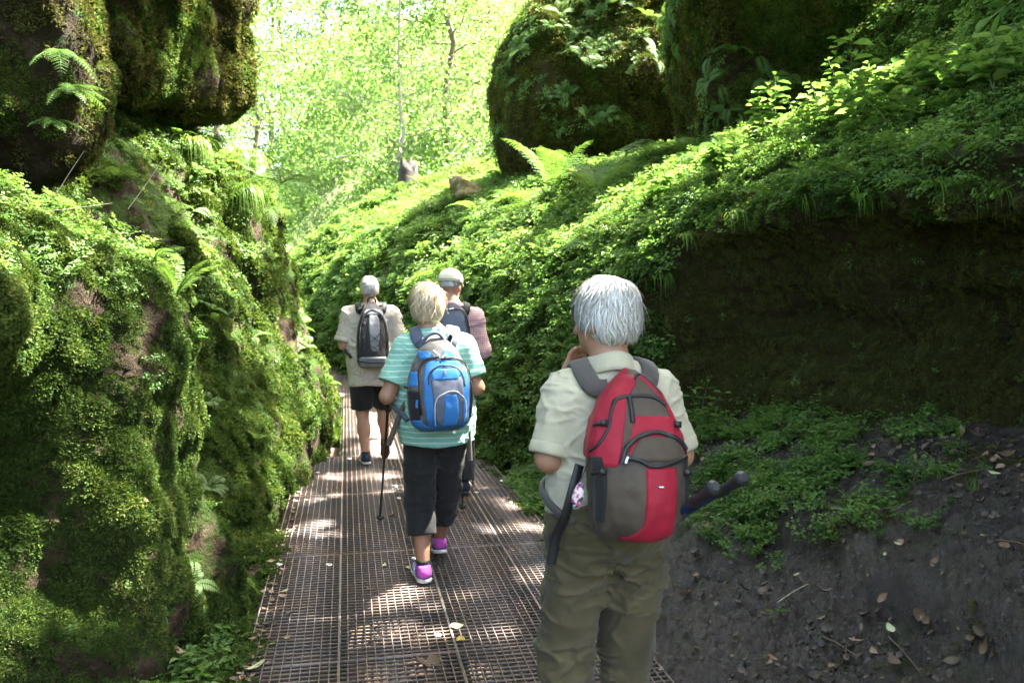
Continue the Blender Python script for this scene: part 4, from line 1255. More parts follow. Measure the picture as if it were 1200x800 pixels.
def add_hand(s, wrist, d, palm, side, r=.0095, curl=.5):
    """palm and five separate fingers; d wrist->knuckles, palm = palm normal, side +1 when the thumb lies along +across"""
    d, n, ac = [x[0] for x in frame(np.array([d], float), np.array([palm], float))]
    w = np.asarray(wrist, float)
    R = np.stack([ac, d, n], 1)
    s.ell(w + d * .045, (.040, .052, .016), k=.015, R=R)
    for i, (off, L) in enumerate(((.029, .070), (.010, .078), (-.009, .073), (-.027, .058))):
        off *= side
        p = w + d * .082 + ac * off
        dd = d + ac * off * 2.0
        for j, f in enumerate((.45, .32, .23)):
            a = curl * (j + .6) * .75
            v = norm(dd * math.cos(a) + n * math.sin(a))
            q = p + v * L * f
            s.cone(p, q, r * (1 - .08 * j), r * (.92 - .1 * j), k=.006); p = q
    p = w + d * .022 + ac * .034 * side
    for j, f in enumerate((.038, .032)):
        v = norm(d * .75 + ac * side * (.75 - .4 * j) + n * (.35 + .4 * j)); q = p + v * f
        s.cone(p, q, r * 1.15, r, k=.008); p = q

def person(label, loc, yaw, J, skin, h, build=1.0, head_turn=0.0, head_tilt=0.0, hands=True):
    P = thing("person", label, "person", loc, yaw)
    s = SDF(); b = build; z = J['z']           # z: dict of torso heights
    s.ell((0, -.005, z['pelvis']), (.165 * b, .115 * b, .12), k=.06)
    s.ell((0, .005, z['belly']), (.15 * b, .112 * b, .15), k=.08)
    s.ell((0, 0, z['chest']), (.155 * b, .105 * b, .17), k=.08)
    for sg, sd in ((-1, 'L'), (1, 'R')): s.cone((sg * .02, -.015, z['neck'] - .005), np.array(J['sh' + sd]) + [-sg * .03, -.01, .012], .045 * b, .045 * b, k=.04)
    nb = np.array([J['head'][0] * .5, -.012, z['neck']])
    s.cone(np.array(J['shL']) * [1, 1, 1] + [.01, 0, .005], np.array(J['shR']) + [-.01, 0, .005], .052 * b, .052 * b, k=.05)
    hc = np.array(J['head'], float); Rh = rotz(head_turn) @ rotx(-head_tilt)
    s.cone(nb, hc + Rh @ [0, -.022, -.07], .056, .052, k=.04)
    hp = lambda v: hc + Rh @ np.array(v, float)
    s.ell(hp((0, -.008, .025)), (.073, .092, .09), k=.02, R=Rh)
    s.ell(hp((0, .028, -.045)), (.054, .062, .066), k=.04, R=Rh)
    s.cone(hp((0, .09, .0)), hp((0, .106, -.032)), .009, .014, k=.012)          # nose
    s.ell(hp((0, .078, -.088)), (.02, .016, .014), k=.02, R=Rh)                  # chin
    s.ell(hp((0, .082, .022)), (.05, .012, .012), k=.02, R=Rh)                   # brow
    for sg in (-1, 1): s.ell(hp((sg * .076, -.012, -.018)), (.009, .018, .032), k=.008, R=Rh @ rotz(sg * .35))
    for sd in 'LR':
        sh, el, wr = (np.array(J[k + sd], float) for k in ('sh', 'el', 'wr'))
        s.cone(sh, el, .047 * b, .040 * b, k=.03); s.cone(el, wr, .040 * b, .027, k=.02)
        if hands: add_hand(s, wr, J.get('hd' + sd, wr - el), J.get('hn' + sd, (1 if sd == 'L' else -1, 0, -.2)), 1 if sd == 'L' else -1, max(.0088, h * 1.15), J.get('curl' + sd, .8))
        hp_, kn, an = (np.array(J[k + sd], float) for k in ('hip', 'kn', 'an'))
        s.cone(hp_, kn, .082 * b, .055 * b, k=.05); s.cone(kn, kn + (an - kn) * .45, .052 * b, .054 * b, k=.03); s.cone(kn + (an - kn) * .4, an, .052 * b, .035, k=.03)
        td = np.array(J.get('toe' + sd, (0, 1, -.1)), float)
        s.cone(an + [0, 0, -.03], an + norm(td) * .12 + [0, 0, -.045], .032, .026, k=.02)
    add_obj("body", s.mesh("body", h), skin, P)
    for sg in (-1, 1):                                                            # eyes, mouth
        mb = MB(); mb.tube([hp((sg * .030 - .012, .081, .006)), hp((sg * .030, .086, .006)), hp((sg * .030 + .012, .081, .006))], [.003, .008, .003], 8); mb.build("eye", M_EYE, P)
    mb = MB(); mb.tube([hp((-.022, .084, -.060)), hp((0, .093, -.058)), hp((.022, .084, -.060))], [.002, .006, .002], 8); mb.build("mouth", M_LIP, P)
    return P, s, hc, Rh

def wrinkle(amp, f, seed, st=(1, 1, .45)):
    st = np.array(st)
    def fn(P, d):
        m = np.abs(d) < .03
        if m.any():
            q = P[m] * st
            d = d.copy(); d[m] = d[m] + amp * (1 - 2 * np.abs(noise(q, f, seed))) * .6 + amp * .6 * noise(P[m], f * 2.3, seed + 3)
        return d
    return fn

def creases(amp, f, seed, slant=.5, p=7.0):
    def fn(P, d):
        m = np.abs(d) < .03
        if m.any():
            Q = P[m]; d = d.copy()
            q = np.stack([Q[:, 0] * .55 + Q[:, 2] * slant, Q[:, 1] * .55, Q[:, 2] * 1.25 - Q[:, 0] * slant], -1)
            q2 = np.stack([Q[:, 0] * .55 - Q[:, 2] * slant, Q[:, 1] * .55, Q[:, 2] * 1.25 + Q[:, 0] * slant], -1)
            r = np.maximum(1 - np.abs(noise(q, f, seed)) * p, 0) + .8 * np.maximum(1 - np.abs(noise(q2, f * 1.3, seed + 9)) * p, 0)
            d[m] -= amp * r * sstep(-.25, .2, noise(Q, 5, seed + 14))
        return d
    return fn

def shirt(P, J, mat, h, off=.02, hem=.85, sleeve=1.0, fore=None, b=1.0, neck=None, seed=5, amp=.007, arm=.058, belly=0.0, collar=None):
    s = SDF(); z = J['z']
    s.ell((0, -.005, z['pelvis'] + .02), (.165 * b + off + .008, .115 * b + off + .008, .17), k=.06)
    s.ell((0, .005 + belly * .4, z['belly']), (.15 * b + off + .012, .112 * b + off + .012 + belly, .17), k=.08)
    s.ell((0, 0, z['chest']), (.155 * b + off, .105 * b + off, .175), k=.08)
    s.cone(np.array(J['shL']) + [.01, 0, .0], np.array(J['shR']) + [-.01, 0, .0], .052 * b + off * .8, .052 * b + off * .8, k=.05)
    s.cone((J['head'][0] * .4, -.012, z['neck'] - .06), (J['head'][0] * .5, -.012, z['neck'] + .01), .085, .062, k=.05)
    for sg, sd in ((-1, 'L'), (1, 'R')): s.cone((sg * .03, -.015, z['neck'] - .012), np.array(J['sh' + sd]) + [-sg * .02, -.01, .004], .045 * b + off * .6, .045 * b + off * .6, k=.05)
    for sd in 'LR':
        sh, el, wr = (np.array(J[k + sd], float) for k in ('sh', 'el', 'wr'))
        d = norm(el - sh)
        end = sh + (el - sh) * sleeve
        if fore is None: s.cone(sh, sh + (el - sh) * (sleeve + .12), arm * b + .004, arm * b + .010, k=.045, cut=(end, d))
        else:
            d2 = norm(wr - el); s.cone(sh, el, arm * b, arm * b - .006, k=.045); s.cone(el, el + (wr - el) * (fore + .1), arm * b - .006, arm * b - .012, k=.02, cut=(el + (wr - el) * fore, d2))
    rx, ry = .165 * b + off + .006, .115 * b + off + .006; zb, zt_ = hem - .04, z['belly']
    def skirt(Q):
        q = np.sqrt((Q[..., 0] / rx) ** 2 + ((Q[..., 1] + .008) / ry) ** 2)
        return np.maximum((q - 1) * ry, np.maximum(zb - Q[..., 2], Q[..., 2] - zt_))
    s.custom(skirt, (-rx, -ry - .01, zb), (rx, ry, zt_), k=.05)
    nz = neck if neck else z['neck'] + .015
    s.after(wrinkle(amp * .55, 9, seed, (1.0, 1.0, .4))); s.after(creases(amp * .9, 8, seed + 50, .8)); s.after(creases(amp * .6, 15, seed + 57, .5))
    s.after(lambda Q, d: np.maximum(d, np.where(np.abs(Q[:, 0]) < .24, hem + .006 * np.sin(Q[:, 0] * 21 + seed) + .004 * np.sin(Q[:, 1] * 17) - Q[:, 2], -1)))
    s.after(lambda Q, d: np.maximum(d, Q[:, 2] + .25 * Q[:, 1] - nz))
    me = s.mesh("shirt", h)
    o = add_obj("shirt", me, mat, P)
    for sd in 'LR':
        sh, el, wr = (np.array(J[k + sd], float) for k in ('sh', 'el', 'wr'))
        if fore is None: e_, d_, r_ = sh + (el - sh) * sleeve, norm(el - sh), arm * b + .011
        else: e_, d_, r_ = el + (wr - el) * fore, norm(wr - el), arm * b - .004
        u_ = norm(np.cross(d_, [0, 1, .3])); v_ = np.cross(d_, u_); a = np.linspace(0, 2 * math.pi, 26, endpoint=False)
        rr_ = lambda k: (1 + .05 * np.sin(2 * a + k) + .03 * np.sin(5 * a + 2 * k))[:, None]
        ring = lambda r, t: e_ + d_ * t + (np.cos(a)[:, None] * u_ + np.sin(a)[:, None] * v_) * r * rr_(seed)
        mb = MB(); mb.add(np.concatenate([ring(r_ - .004, -.034), ring(r_ + .001, -.03), ring(r_ + .002, -.004), ring(r_ - .001, .004), ring(r_ - .008, .002), ring(r_ - .010, -.02)]), grid_faces(6, 26, True)); mb.build("cuff", mat, o)
    if collar:
        mb = MB(); a = np.linspace(0, 2 * math.pi, 28, endpoint=False)
        cx = J['head'][0] * .5
        rows = []
        for (r, dz) in ((.064, -.030), (.0615, .006), (.064, .026), (.069, .030), (.0745, .020), (.084, -.012), (.088, -.030), (.083, -.032), (.075, -.01)):
            rows.append(np.stack([cx + r * np.cos(a) * 1.02, -.012 + r * np.sin(a) * 1.08, nz + dz * collar - .30 * (r * np.sin(a)) - .01 + .004 * np.sin(3 * a)], 1))
        mb.add(np.concatenate(rows), grid_faces(len(rows), 28, True)); mb.build("collar", mat, o)
    return o, s

def trousers(P, J, mat, h, b=1.0, off=.02, hemz=None, hem_t=None, kr=.085, hr=.08, waist=1.0, seed=9, amp=.007, name="trousers", seat=.0):
    s = SDF(); z = J['z']
    s.ell((0, -.012 - seat, z['pelvis']), (.165 * b + off, .115 * b + off + seat, .135), k=.06)
    s.cone((0, 0, z['pelvis'] + .03), (0, 0, z['pelvis'] + .13), .125 * b, .12 * b, k=.08)
    for sd in 'LR':
        hp_, kn, an = (np.array(J[k + sd], float) for k in ('hip', 'kn', 'an'))
        s.cone(hp_, kn, .085 * b + off, kr, k=.035)
        d = norm(an - kn); t = hem_t
        if t is None: t = 1.0
        if t > 0: s.cone(kn, kn + (an - kn) * (t + .12), kr, hr, k=.03, cut=(kn + (an - kn) * t, d))
        else: s.prims.pop(); s.cone(hp_, kn, .085 * b + off, kr, k=.035, cut=(kn + norm(hp_ - kn) * (-t), norm(kn - hp_)))
    s.after(wrinkle(amp * .6, 8, seed, (1, 1, .5))); s.after(creases(amp * .85, 8, seed + 50, .45)); s.after(creases(amp * .5, 14, seed + 57, .6))
    s.after(lambda Q, d: np.maximum(d, Q[:, 2] - waist))
    o = add_obj(name, s.mesh(name, h), mat, P)
    return o, s

def shoe(P, an, toe, mat, accent, sole, h=.008, pitch=0.0, sock=M_SOCK):
    """a walking shoe: upper, sole, coloured heel panel, collar"""
    an = np.array(an, float); d = np.array(toe, float); d[2] = 0; d = norm(d); ya = math.atan2(-d[0], d[1])
    R = rotz(ya) @ rotx(pitch)
    s = SDF()
    s.cone((0, -.045, .045), (0, .10, .036), .040, .036, k=.03); s.cone((0, .10, .034), (0, .165, .03), .037, .026, k=.03)
    s.cone((0, -.025, .05), (0, -.012, .095), .040, .038, k=.03)
    s.after(lambda Q, dd: np.maximum(dd, .018 - Q[:, 2])); s.after(lambda Q, dd: np.maximum(dd, Q[:, 2] - .098))
    D, lo, hh = s.field(h); V, F = surface_nets(D); V = V * hh + lo
    base = an - R @ np.array([0, -.02, .085])
    o = add_obj("shoe", make_mesh("shoe", V @ R.T + base, F), mat, P)
    q = SDF(); q.cone((0, -.05, .012), (0, .10, .012), .043, .043, k=.02); q.cone((0, .10, .012), (0, .168, .016), .043, .03, k=.02)
    q.after(lambda Q, dd: np.maximum(np.maximum(dd, Q[:, 2] - .022), -Q[:, 2]))
    D, lo, hh = q.field(h); V, F = surface_nets(D); V = V * hh + lo
    add_obj("sole", make_mesh("sole", V @ R.T + base, F), sole, o)
    q = SDF(); q.cone((0, -.052, .05), (0, -.03, .088), .0415, .040, k=.02); q.after(lambda Q, dd: np.maximum(np.maximum(dd, Q[:, 1] + .028), np.maximum(.03 - Q[:, 2], Q[:, 2] - .09)))
    D, lo, hh = q.field(h); V, F = surface_nets(D); V = V * hh + lo
    if len(V): add_obj("heel_panel", make_mesh("heel_panel", V @ R.T + base, F), accent, o)
    for sg in (-1, 1):
        for k in range(3):
            mb = MB(); y = .015 + .022 * k
            pts = s.snap(np.array([[sg * .05, y, .03], [sg * .045, y + .012, .05], [sg * .03, y + .024, .07]]), .001)
            mb.ribbon(pts @ R.T + base, s.grad(pts) @ R.T, .008, .002); mb.build("side_stripe", M_WHITEST, o)
    mb = MB(); a = np.linspace(0, 6.28, 14, endpoint=False)
    rows = [np.stack([r * np.cos(a), -.018 + r * np.sin(a), np.full(14, zz)], 1) for r, zz in ((.038, .085), (.041, .10), (.040, .112), (.036, .113))]
    mb.add(np.concatenate(rows) @ R.T + base, grid_faces(4, 14, True)); mb.build("sock", sock, P)
    return o

def hair(P, hc, Rh, mat, radii=(.084, .103, .104), c=(0, -.012, .03), nape=-.085, front=.03, ear=-.02, n=1600, L=.085, seed=1, w=.0028, h=.007, fluff=.006, messy=.35):
    g = np.random.default_rng(seed)
    s = SDF(); s.ell(c, radii, k=.02)
    s.ell((0, -.055, -.03), (.068, .052, .065), k=.04)
    s.after(lambda Q, d: d + .004 * noise(Q * [1, 1, .5], 22, 3) + .0015 * noise(Q * [1, 1, .4], 60, 5))
    def cutf(Q, d):
        lim = np.interp(Q[:, 1], [-.10, -.035, -.01, .03, .06, .1], [nape, nape + .005, ear, ear, front, front + .03])
        lim = lim + .006 * noise(Q, 70, 8)
        return np.maximum(d, lim - Q[:, 2])
    s2 = SDF(); s2.prims = list(s.prims); s2.post = list(s.post); s2.field(h)
    s.after(cutf)
    D, lo, hh = s.field(h); V, F = surface_nets(D); V = V * hh + lo
    N = vnormals(V, F)
    mb = MB()
    tone = .5 + .35 * noise(V * [1, 1, .35], 45, 9) + .12 * np.clip(V[:, 2] / .1, -1, 1)
    mb.add(V, F, np.clip(tone - .15, 0, 1))
    # strands combed from the crown over the surface
    whorl = np.array([.012, -.05, .115])
    st_ = norm(rnd_dirs(g, n, -.35, 1)) * np.array(radii) * 1.0 + np.array(c)
    st_ = st_[np.interp(st_[:, 1], [-.1, -.02, .02, .06, .1], [nape + .02, ear + .03, ear + .035, front + .03, front + .05]) < st_[:, 2]]
    p = s2.snap(st_, .001); m = len(p); path = [p]; steps = 7
    jit = rnd_dirs(g, m); fly = g.random(m) ** 2 * 1.4; fly[g.random(m) < .06] *= 3.0
    Ls = L * g.uniform(.5, 1.2, m) / (steps - 1)
    for k in range(steps - 1):
        nn = s2.grad(p)
        fl = norm(p - whorl) + np.array([0, 0, -.55]) + jit * messy + .8 * np.stack([noise(p, 24, 31), noise(p, 24, 33), noise(p, 24, 35)], -1)
        fl = norm(fl - (fl * nn).sum(1)[:, None] * nn)
        p = p + fl * Ls[:, None]
        lift = fluff * (.2 + .8 * fly) * (k + 1) / steps if k else .001
        q = s2.snap(p, lift, 2)
        p = np.where(np.isfinite(q), q, p)
        path.append(p)
    path = np.stack(path, 1)                                     # (m, steps, 3)
    t = np.gradient(path, axis=1); nn = norm(path - np.array([0, -.01, .0])); side = norm(np.cross(t, nn))
    wd = w * np.array([.5, .9, 1, 1, .85, .6, .12])[None, :, None] * g.uniform(.6, 1.4, m)[:, None, None]
    V2 = np.stack([path - side * wd, path + side * wd], 2).reshape(-1, 3)
    i = (np.arange(m)[:, None] * steps * 2 + np.arange(steps - 1)[None] * 2).ravel()[:, None]
    tn = np.repeat(np.clip(.55 + .3 * noise(path[:, 0], 40, 7) + .2 * g.normal(size=m), 0, 1), steps * 2)
    mb.add(V2, i + np.array([[0, 1, 3, 2]]), tn)
    VV = np.concatenate(mb.V)
    for k2 in range(len(mb.V)): mb.V[k2] = mb.V[k2] @ Rh.T + hc
    return mb.build("hair", mat, P)

# ------------------------------------------------------------------ backpacks
class Pack:
    def __init__(s, label, P, base, yb, tiltx, roll, knots, h=.006, e=3.0, pockets=()):
        """knots: rows (z, half width, depth); pack stands at local (base) of person P, facing backwards (-y)"""
        K = np.array(knots, float)
        s.Rl = rotx(tiltx) @ roty(roll); s.o = np.array([base[0], yb, base[1]])
        zz = np.linspace(K[0, 0], K[-1, 0], 60); W = np.interp(zz, K[:, 0], K[:, 1]); Dp = np.interp(zz, K[:, 0], K[:, 2])
        ker = np.ones(5) / 5
        W = np.convolve(np.pad(W, 2, 'edge'), ker, 'valid'); Dp = np.convolve(np.pad(Dp, 2, 'edge'), ker, 'valid')
        s.wz = (zz, W)
        def fn(Q):
            w = np.interp(Q[..., 2], zz, W); f = np.interp(Q[..., 2], zz, Dp) / 2
            q = ((np.abs(Q[..., 0]) / w) ** e + (np.abs(Q[..., 1] + f) / f) ** e) ** (1 / e)
            return np.maximum((q - 1) * np.minimum(w, f), np.maximum(Q[..., 2] - K[-1, 0], K[0, 0] - Q[..., 2]))
        s.f = SDF(); s.f.custom(fn, (-K[:, 1].max(), -K[:, 2].max(), K[0, 0]), (K[:, 1].max(), 0, K[-1, 0]))
        for (c, r) in pockets: s.f.ell(c, r, k=.03)
        s.f.after(wrinkle(.004, 14, 17, (1, 1, .6)))
        s.root = thing("backpack", label, "backpack")
        M = Matrix.Translation(P.location) @ P.rotation_euler.to_matrix().to_4x4() @ Matrix.Translation(Vector(s.o)) @ Matrix(s.Rl.tolist()).to_4x4()
        s.root.location = M.to_translation(); s.root.rotation_euler = M.to_euler()
        s.me = s.f.mesh("pack_body", h)
    def body(s, mat): return add_obj("pack_body", s.me, mat, s.root)
    def loc(s, Q):  # person frame -> pack frame
        return (np.asarray(Q, float) - s.o) @ s.Rl
    def proj(s, x, z):
        x, z = np.asarray(x, float), np.asarray(z, float)
        ys = np.linspace(-.36, 0, 120)
        Q = np.stack([np.repeat(x[:, None], 120, 1), np.repeat(ys[None], len(x), 0), np.repeat(z[:, None], 120, 1)], -1)
        d = s.f.at(Q); neg = d < 0
        i = np.argmax(neg, 1); hit = neg.any(1) & (i > 0)
        ii = np.maximum(i, 1); r = np.arange(len(x))
        t = d[r, ii - 1] / np.where(np.abs(d[r, ii - 1] - d[r, ii]) < 1e-9, 1, d[r, ii - 1] - d[r, ii])
        y = np.where(hit, ys[ii - 1] + t * (ys[1] - ys[0]), -.03)
        Q = np.stack([x, y, z], 1)
        return np.where(hit[:, None], Q, s.f.snap(Q, 0))
    def panel(s, name, mat, rows, off=.004, ns=18, nt=None, parent=None):
        """rows: (z, x_left, x_right)"""
        R = np.array(sorted(rows), float); nt = nt or max(10, int((R[-1, 0] - R[0, 0]) / .008))
        zz = np.linspace(R[0, 0], R[-1, 0], nt); xl = np.interp(zz, R[:, 0], R[:, 1]); xr = np.interp(zz, R[:, 0], R[:, 2])
        t = np.linspace(0, 1, ns)
        wz = np.interp(zz, s.wz[0], s.wz[1]) * .975; xl, xr = np.maximum(xl, -wz), np.minimum(xr, wz)
        X = xl[:, None] + (xr - xl)[:, None] * t; Z = np.repeat(zz[:, None], ns, 1)
        Q = s.proj(X.ravel(), Z.ravel()); n = s.f.grad(Q)
        o = np.full((nt, ns), off); o[0] = o[-1] = -.006; o[:, 0] = o[:, -1] = -.006
        mb = MB(); mb.add(Q + n * o.reshape(-1, 1), grid_faces(nt, ns)); return mb.build(name, mat, parent or s.root)
    def shell(s, name, mat, cut, h=.006, off=.003):
        q = SDF(); q.prims = list(s.f.prims); q.post = list(s.f.post)
        q.after(lambda Q, d: np.maximum(d - off, cut(Q)))
        return add_obj(name, q.mesh(name, h), mat, s.root)
    def strip(s, name, mat, pts, w=.011, th=.004, off=.002, parent=None, n=40):
        p = crom(pts, n); Q = s.proj(p[:, 0], p[:, 1]); nn = s.f.grad(Q)
        mb = MB(); mb.ribbon(Q + nn * off, nn, w, th); return mb.build(name, mat, parent or s.root)
    def strap(s, name, mat, pts, ref, w, th=.008, n=46, parent=None, off=.010):
        """strap along person-frame points laid on the garment field ref"""
        p = crom(pts, n)
        if ref is not None:
            d = ref.at(p); near = d < off
            q = ref.snap(p, off, 4); p = np.where((np.abs(d) < .05)[:, None], q, p); nn = ref.grad(p)
            for _ in range(2): p[1:-1] = (p[:-2] + 2 * p[1:-1] + p[2:]) / 4
            for _ in range(4): nn[1:-1] = norm(nn[:-2] + nn[1:-1] + nn[2:])
        else: nn = np.tile([0, -1.0, 0], (n, 1))
        mb = MB(); mb.ribbon(s.loc(p), nn @ s.Rl, w, th); return mb.build(name, mat, parent or s.root)
    def tube(s, name, mat, pts, r, n=16, parent=None, k=7):
        mb = MB(); mb.tube(crom(pts, n), r, k); return mb.build(name, mat, parent or s.root)
    def spot(s, name, mat, x, z, rx, rz, off=.006, parent=None):
        a = np.linspace(0, 6.283, 18, endpoint=False)
        Q = s.proj(np.r_[x, x + rx * np.cos(a)], np.r_[z, z + rz * np.sin(a)]); nn = s.f.grad(Q); o = np.r_[off, np.full(18, off * .3)]
        mb = MB(); mb.add(Q + nn * o[:, None], [[0, 1 + i, 1 + (i + 1) % 18] for i in range(18)]); return mb.build(name, mat, parent or s.root)

def shoulder_straps(pk, J, ref, mat, w=.055, top=(.055, .02), side=None, zt=None, low=True, th=.010):
    z = J['z']
    for sg, sd in ((-1, 'L'), (1, 'R')):
        sh = np.array(J['sh' + sd])
        x = abs(sh[0]) * .58 * sg
        pts = [(sg * top[0], pk.o[1] - .01, zt), (x * .92, -.075, sh[2] + .035), (x, 0.0, sh[2] + .075), (x * 1.08, .085, sh[2] - .01), (x * 1.25, .13, sh[2] - .14), (x * 1.55, .10, sh[2] - .25), (x * 1.75, .0, sh[2] - .30)]
        if low: pts += [(x * 1.6, -.12, sh[2] - .36)]
        pk.strap("shoulder_strap", mat, pts, ref, np.r_[np.full(26, w), np.linspace(w, .025, 8), np.full(12, .025)], th)

def pole(label, top, tip, mat_shaft, grip_mat, group=None, grip_len=.13, strap=True):
    """trekking pole from the top of its grip to its tip"""
    top, tip = np.asarray(top, float), np.asarray(tip, float)
    t = thing("trekking_pole", label, "trekking pole", tip, 0, group)
    a = top - tip; L = np.linalg.norm(a); d = a / L
    pt = lambda f: d * f
    mb = MB(); mb.tube([pt(.03), pt(L * .5)], [.0065, .0075], 8); mb.tube([pt(L * .5), pt(L - grip_len)], [.0085, .009], 8); mb.build("shaft", mat_shaft, t)
    mb = MB(); mb.tube([pt(0), pt(.012), pt(.035)], [.003, .007, .0075], 8); mb.build("tip", M_CLIP, t)
    mb = MB(); mb.tube([pt(.055), pt(.058), pt(.064)], [.008, .026, .012], 12); mb.build("basket", grip_mat, t)
    f = L - grip_len
    mb = MB(); mb.tube([pt(f), pt(f + .01), pt(f + .03), pt(f + .06), pt(f + .09), pt(L - .02), pt(L - .005), pt(L + .004)], [.011, .0145, .0165, .014, .0165, .02, .0215, .012], 10); mb.build("grip", grip_mat, t)
    if strap:
        mb = MB(); p0 = pt(L - .015); sd = norm(np.cross(d, [0, 1, .2]))
        P = crom([p0, p0 + sd * .035 - [0, 0, .04], p0 + sd * .03 - [0, 0, .12], p0 + sd * .0 - [0, 0, .14], p0 - sd * .012 - [0, 0, .07], p0], 18)
        mb.ribbon(P, np.tile(np.cross(d, sd), (18, 1)), .014, .002); mb.build("wrist_strap", grip_mat, t)
    return t
M_TAUPE = fabric("taupe_nylon", (0.075, 0.058, 0.043), rough=.55, weave=400, var=.2, sheen=.05)
M_RED = fabric("crimson_nylon", (0.30, 0.011, 0.03), rough=.55, weave=400, var=.18, sheen=.05)
M_ZIP = plain("black_zip", (0.012, 0.012, 0.014), .5); M_STRAPGREY = fabric("grey_webbing", (0.085, 0.075, 0.07), weave=200)
M_MESHBLACK = fabric("black_mesh", (0.015, 0.015, 0.016), weave=250, bump=.5)
M_SILVER = plain("silver_metal", (0.65, 0.65, 0.65), .3, .9); M_BLACKPLASTIC = plain("black_plastic", (0.02, 0.02, 0.022), .4)
M_BLUE = fabric("azure_nylon", (0.03, 0.17, 0.44), rough=.5, weave=400, var=.15, sheen=.05); M_SLATE = fabric("slate_nylon", (0.10, 0.115, 0.16), rough=.6, weave=400)
M_GREYN = fabric("grey_nylon", (0.09, 0.085, 0.085), rough=.6, weave=400); M_PALEGREY = fabric("pale_grey_nylon", (0.19, 0.2, 0.22), rough=.5, weave=400)
M_BLACKN = fabric("black_nylon", (0.02, 0.02, 0.022), rough=.6, weave=400); M_CHARCOAL = fabric("charcoal_nylon", (0.05, 0.052, 0.068), rough=.6, weave=400)
M_PIPING = plain("pale_piping", (0.35, 0.4, 0.45), .5); M_BLUEPOLE = plain("blue_lacquer", (0.02, 0.05, 0.16), .3, .4)
M_OLIVEWEB = fabric("olive_webbing", (0.10, 0.09, 0.065), weave=200); M_GRIPGREY = plain("grey_rubber", (0.022, 0.023, 0.026), .5)

# ---------------------------------------------------------------- woman with the red backpack
J1 = dict(z=dict(pelvis=.90, belly=1.06, chest=1.20, neck=1.375), shL=(-.15, 0, 1.285), shR=(.16, 0, 1.29), elL=(-.205, -.035, 1.10), elR=(.225, -.03, 1.095),
          wrL=(-.10, .17, 1.30), wrR=(.17, .20, 1.07), hdL=(.2, .02, .6), hnL=(.5, -.75, 0), curlL=.5, hdR=(-.3, 1, -.1), hnR=(-.3, 0, -1),
          hipL=(-.09, 0, .86), hipR=(.09, 0, .86), knL=(-.125, .035, .47), knR=(.085, .05, .47), anL=(-.14, -.03, .095), anR=(.075, .06, .095), head=(-.015, .02, 1.525))
L1 = (0.81, 2.56, 0.0)
w1, b1, hc, Rh = person("white haired woman in khaki shirt and olive trousers, hand raised to her chin", L1, 0.0, J1, M_SKIN_TAN, .0075, 1.0, head_turn=math.radians(38), head_tilt=.08)
sh1o, sh1 = shirt(w1, J1, M_KHAKI_SHIRT, .0055, off=.018, hem=.915, sleeve=.93, b=1.0, seed=5, amp=.0065, arm=.055, collar=1.0)
trousers(w1, J1, M_OLIVE, .006, b=1.06, off=.02, kr=.086, hr=.07, waist=.99, seed=9, amp=.014, hem_t=.97, seat=.015)
for sd in 'LR': shoe(w1, J1['an' + sd], (-.05 if sd == 'L' else .05, 1, 0), M_BROWNSHOE, M_BROWNSHOE, M_SOLE_DARK)
hair(w1, hc, Rh, M_HAIR_WHITE, radii=(.089, .108, .103), c=(0, -.014, .033), nape=-.075, ear=-.028, n=6500, L=.095, seed=2, h=.006, fluff=.011, messy=.5, w=.0014)

def rp(cx, cy): return ((cx - 318) * .000646, (735 - cy) * .000646)
def rows(lst): return [(rp(0, y)[1], rp(a, 0)[0], rp(b, 0)[0]) for y, a, b in lst]
pk = Pack("crimson and taupe backpack worn by the white haired woman", w1, (0.0, .885), -.135, math.radians(-5), math.radians(2.5),
          [(0, .085, .13), (.012, .112, .165), (.04, .126, .19), (.1, .132, .205), (.2, .142, .205), (.27, .145, .19), (.35, .124, .15), (.41, .098, .125), (.455, .066, .10), (.485, .032, .07), (.495, .012, .04)],
          h=.005, pockets=[((.008, -.175, .15), (.115, .055, .14))])
pk.body(M_TAUPE)
pk.panel("side_panel", M_RED, rows([(-14, 283, 335), (40, 208, 318), (100, 142, 264), (160, 100, 256), (240, 72, 236), (300, 70, 222), (335, 72, 212), (375, 100, 198), (400, 150, 180)]))
pk.shell("side_gusset", M_RED, lambda Q: np.maximum(np.maximum(Q[:, 0] + .022 + (.47 - Q[:, 2]) * .50, .232 - Q[:, 2] + .5 * (Q[:, 0] + .14)), Q[:, 1] + .03))
pk.shell("side_gusset", M_RED, lambda Q: np.maximum(np.maximum(-Q[:, 0] + .046 + (.47 - Q[:, 2]) * .44, .235 - Q[:, 2]), Q[:, 1] + .03))
pk.panel("arch_panel", M_RED, rows([(-14, 325, 374), (20, 352, 425), (60, 393, 460), (95, 424, 476)]), ns=8)
pk.panel("band", M_RED, rows([(165, 275, 490), (200, 270, 520), (235, 258, 540), (300, 232, 550), (350, 222, 550)]), off=.003)
pk.panel("pocket_flap", M_TAUPE, rows([(256, 330, 425), (280, 285, 472), (310, 250, 505), (345, 232, 518), (372, 226, 518)]), off=.008)
pk.panel("lower_panel", M_RED, rows([(382, 300, 452), (500, 300, 455), (600, 300, 452), (650, 292, 454), (685, 252, 466), (705, 205, 470), (722, 215, 450)]), off=.006)
pk.strip("zip", M_ZIP, [rp(*p) for p in ((206, 375), (228, 318), (272, 280), (330, 255), (385, 247), (440, 262), (490, 287), (518, 320))], w=.013, th=.006, off=.006)
pk.strip("zip", M_ZIP, [rp(*p) for p in ((218, 352), (280, 362), (330, 384), (400, 376), (460, 362), (516, 352))], w=.011, th=.006, off=.006)
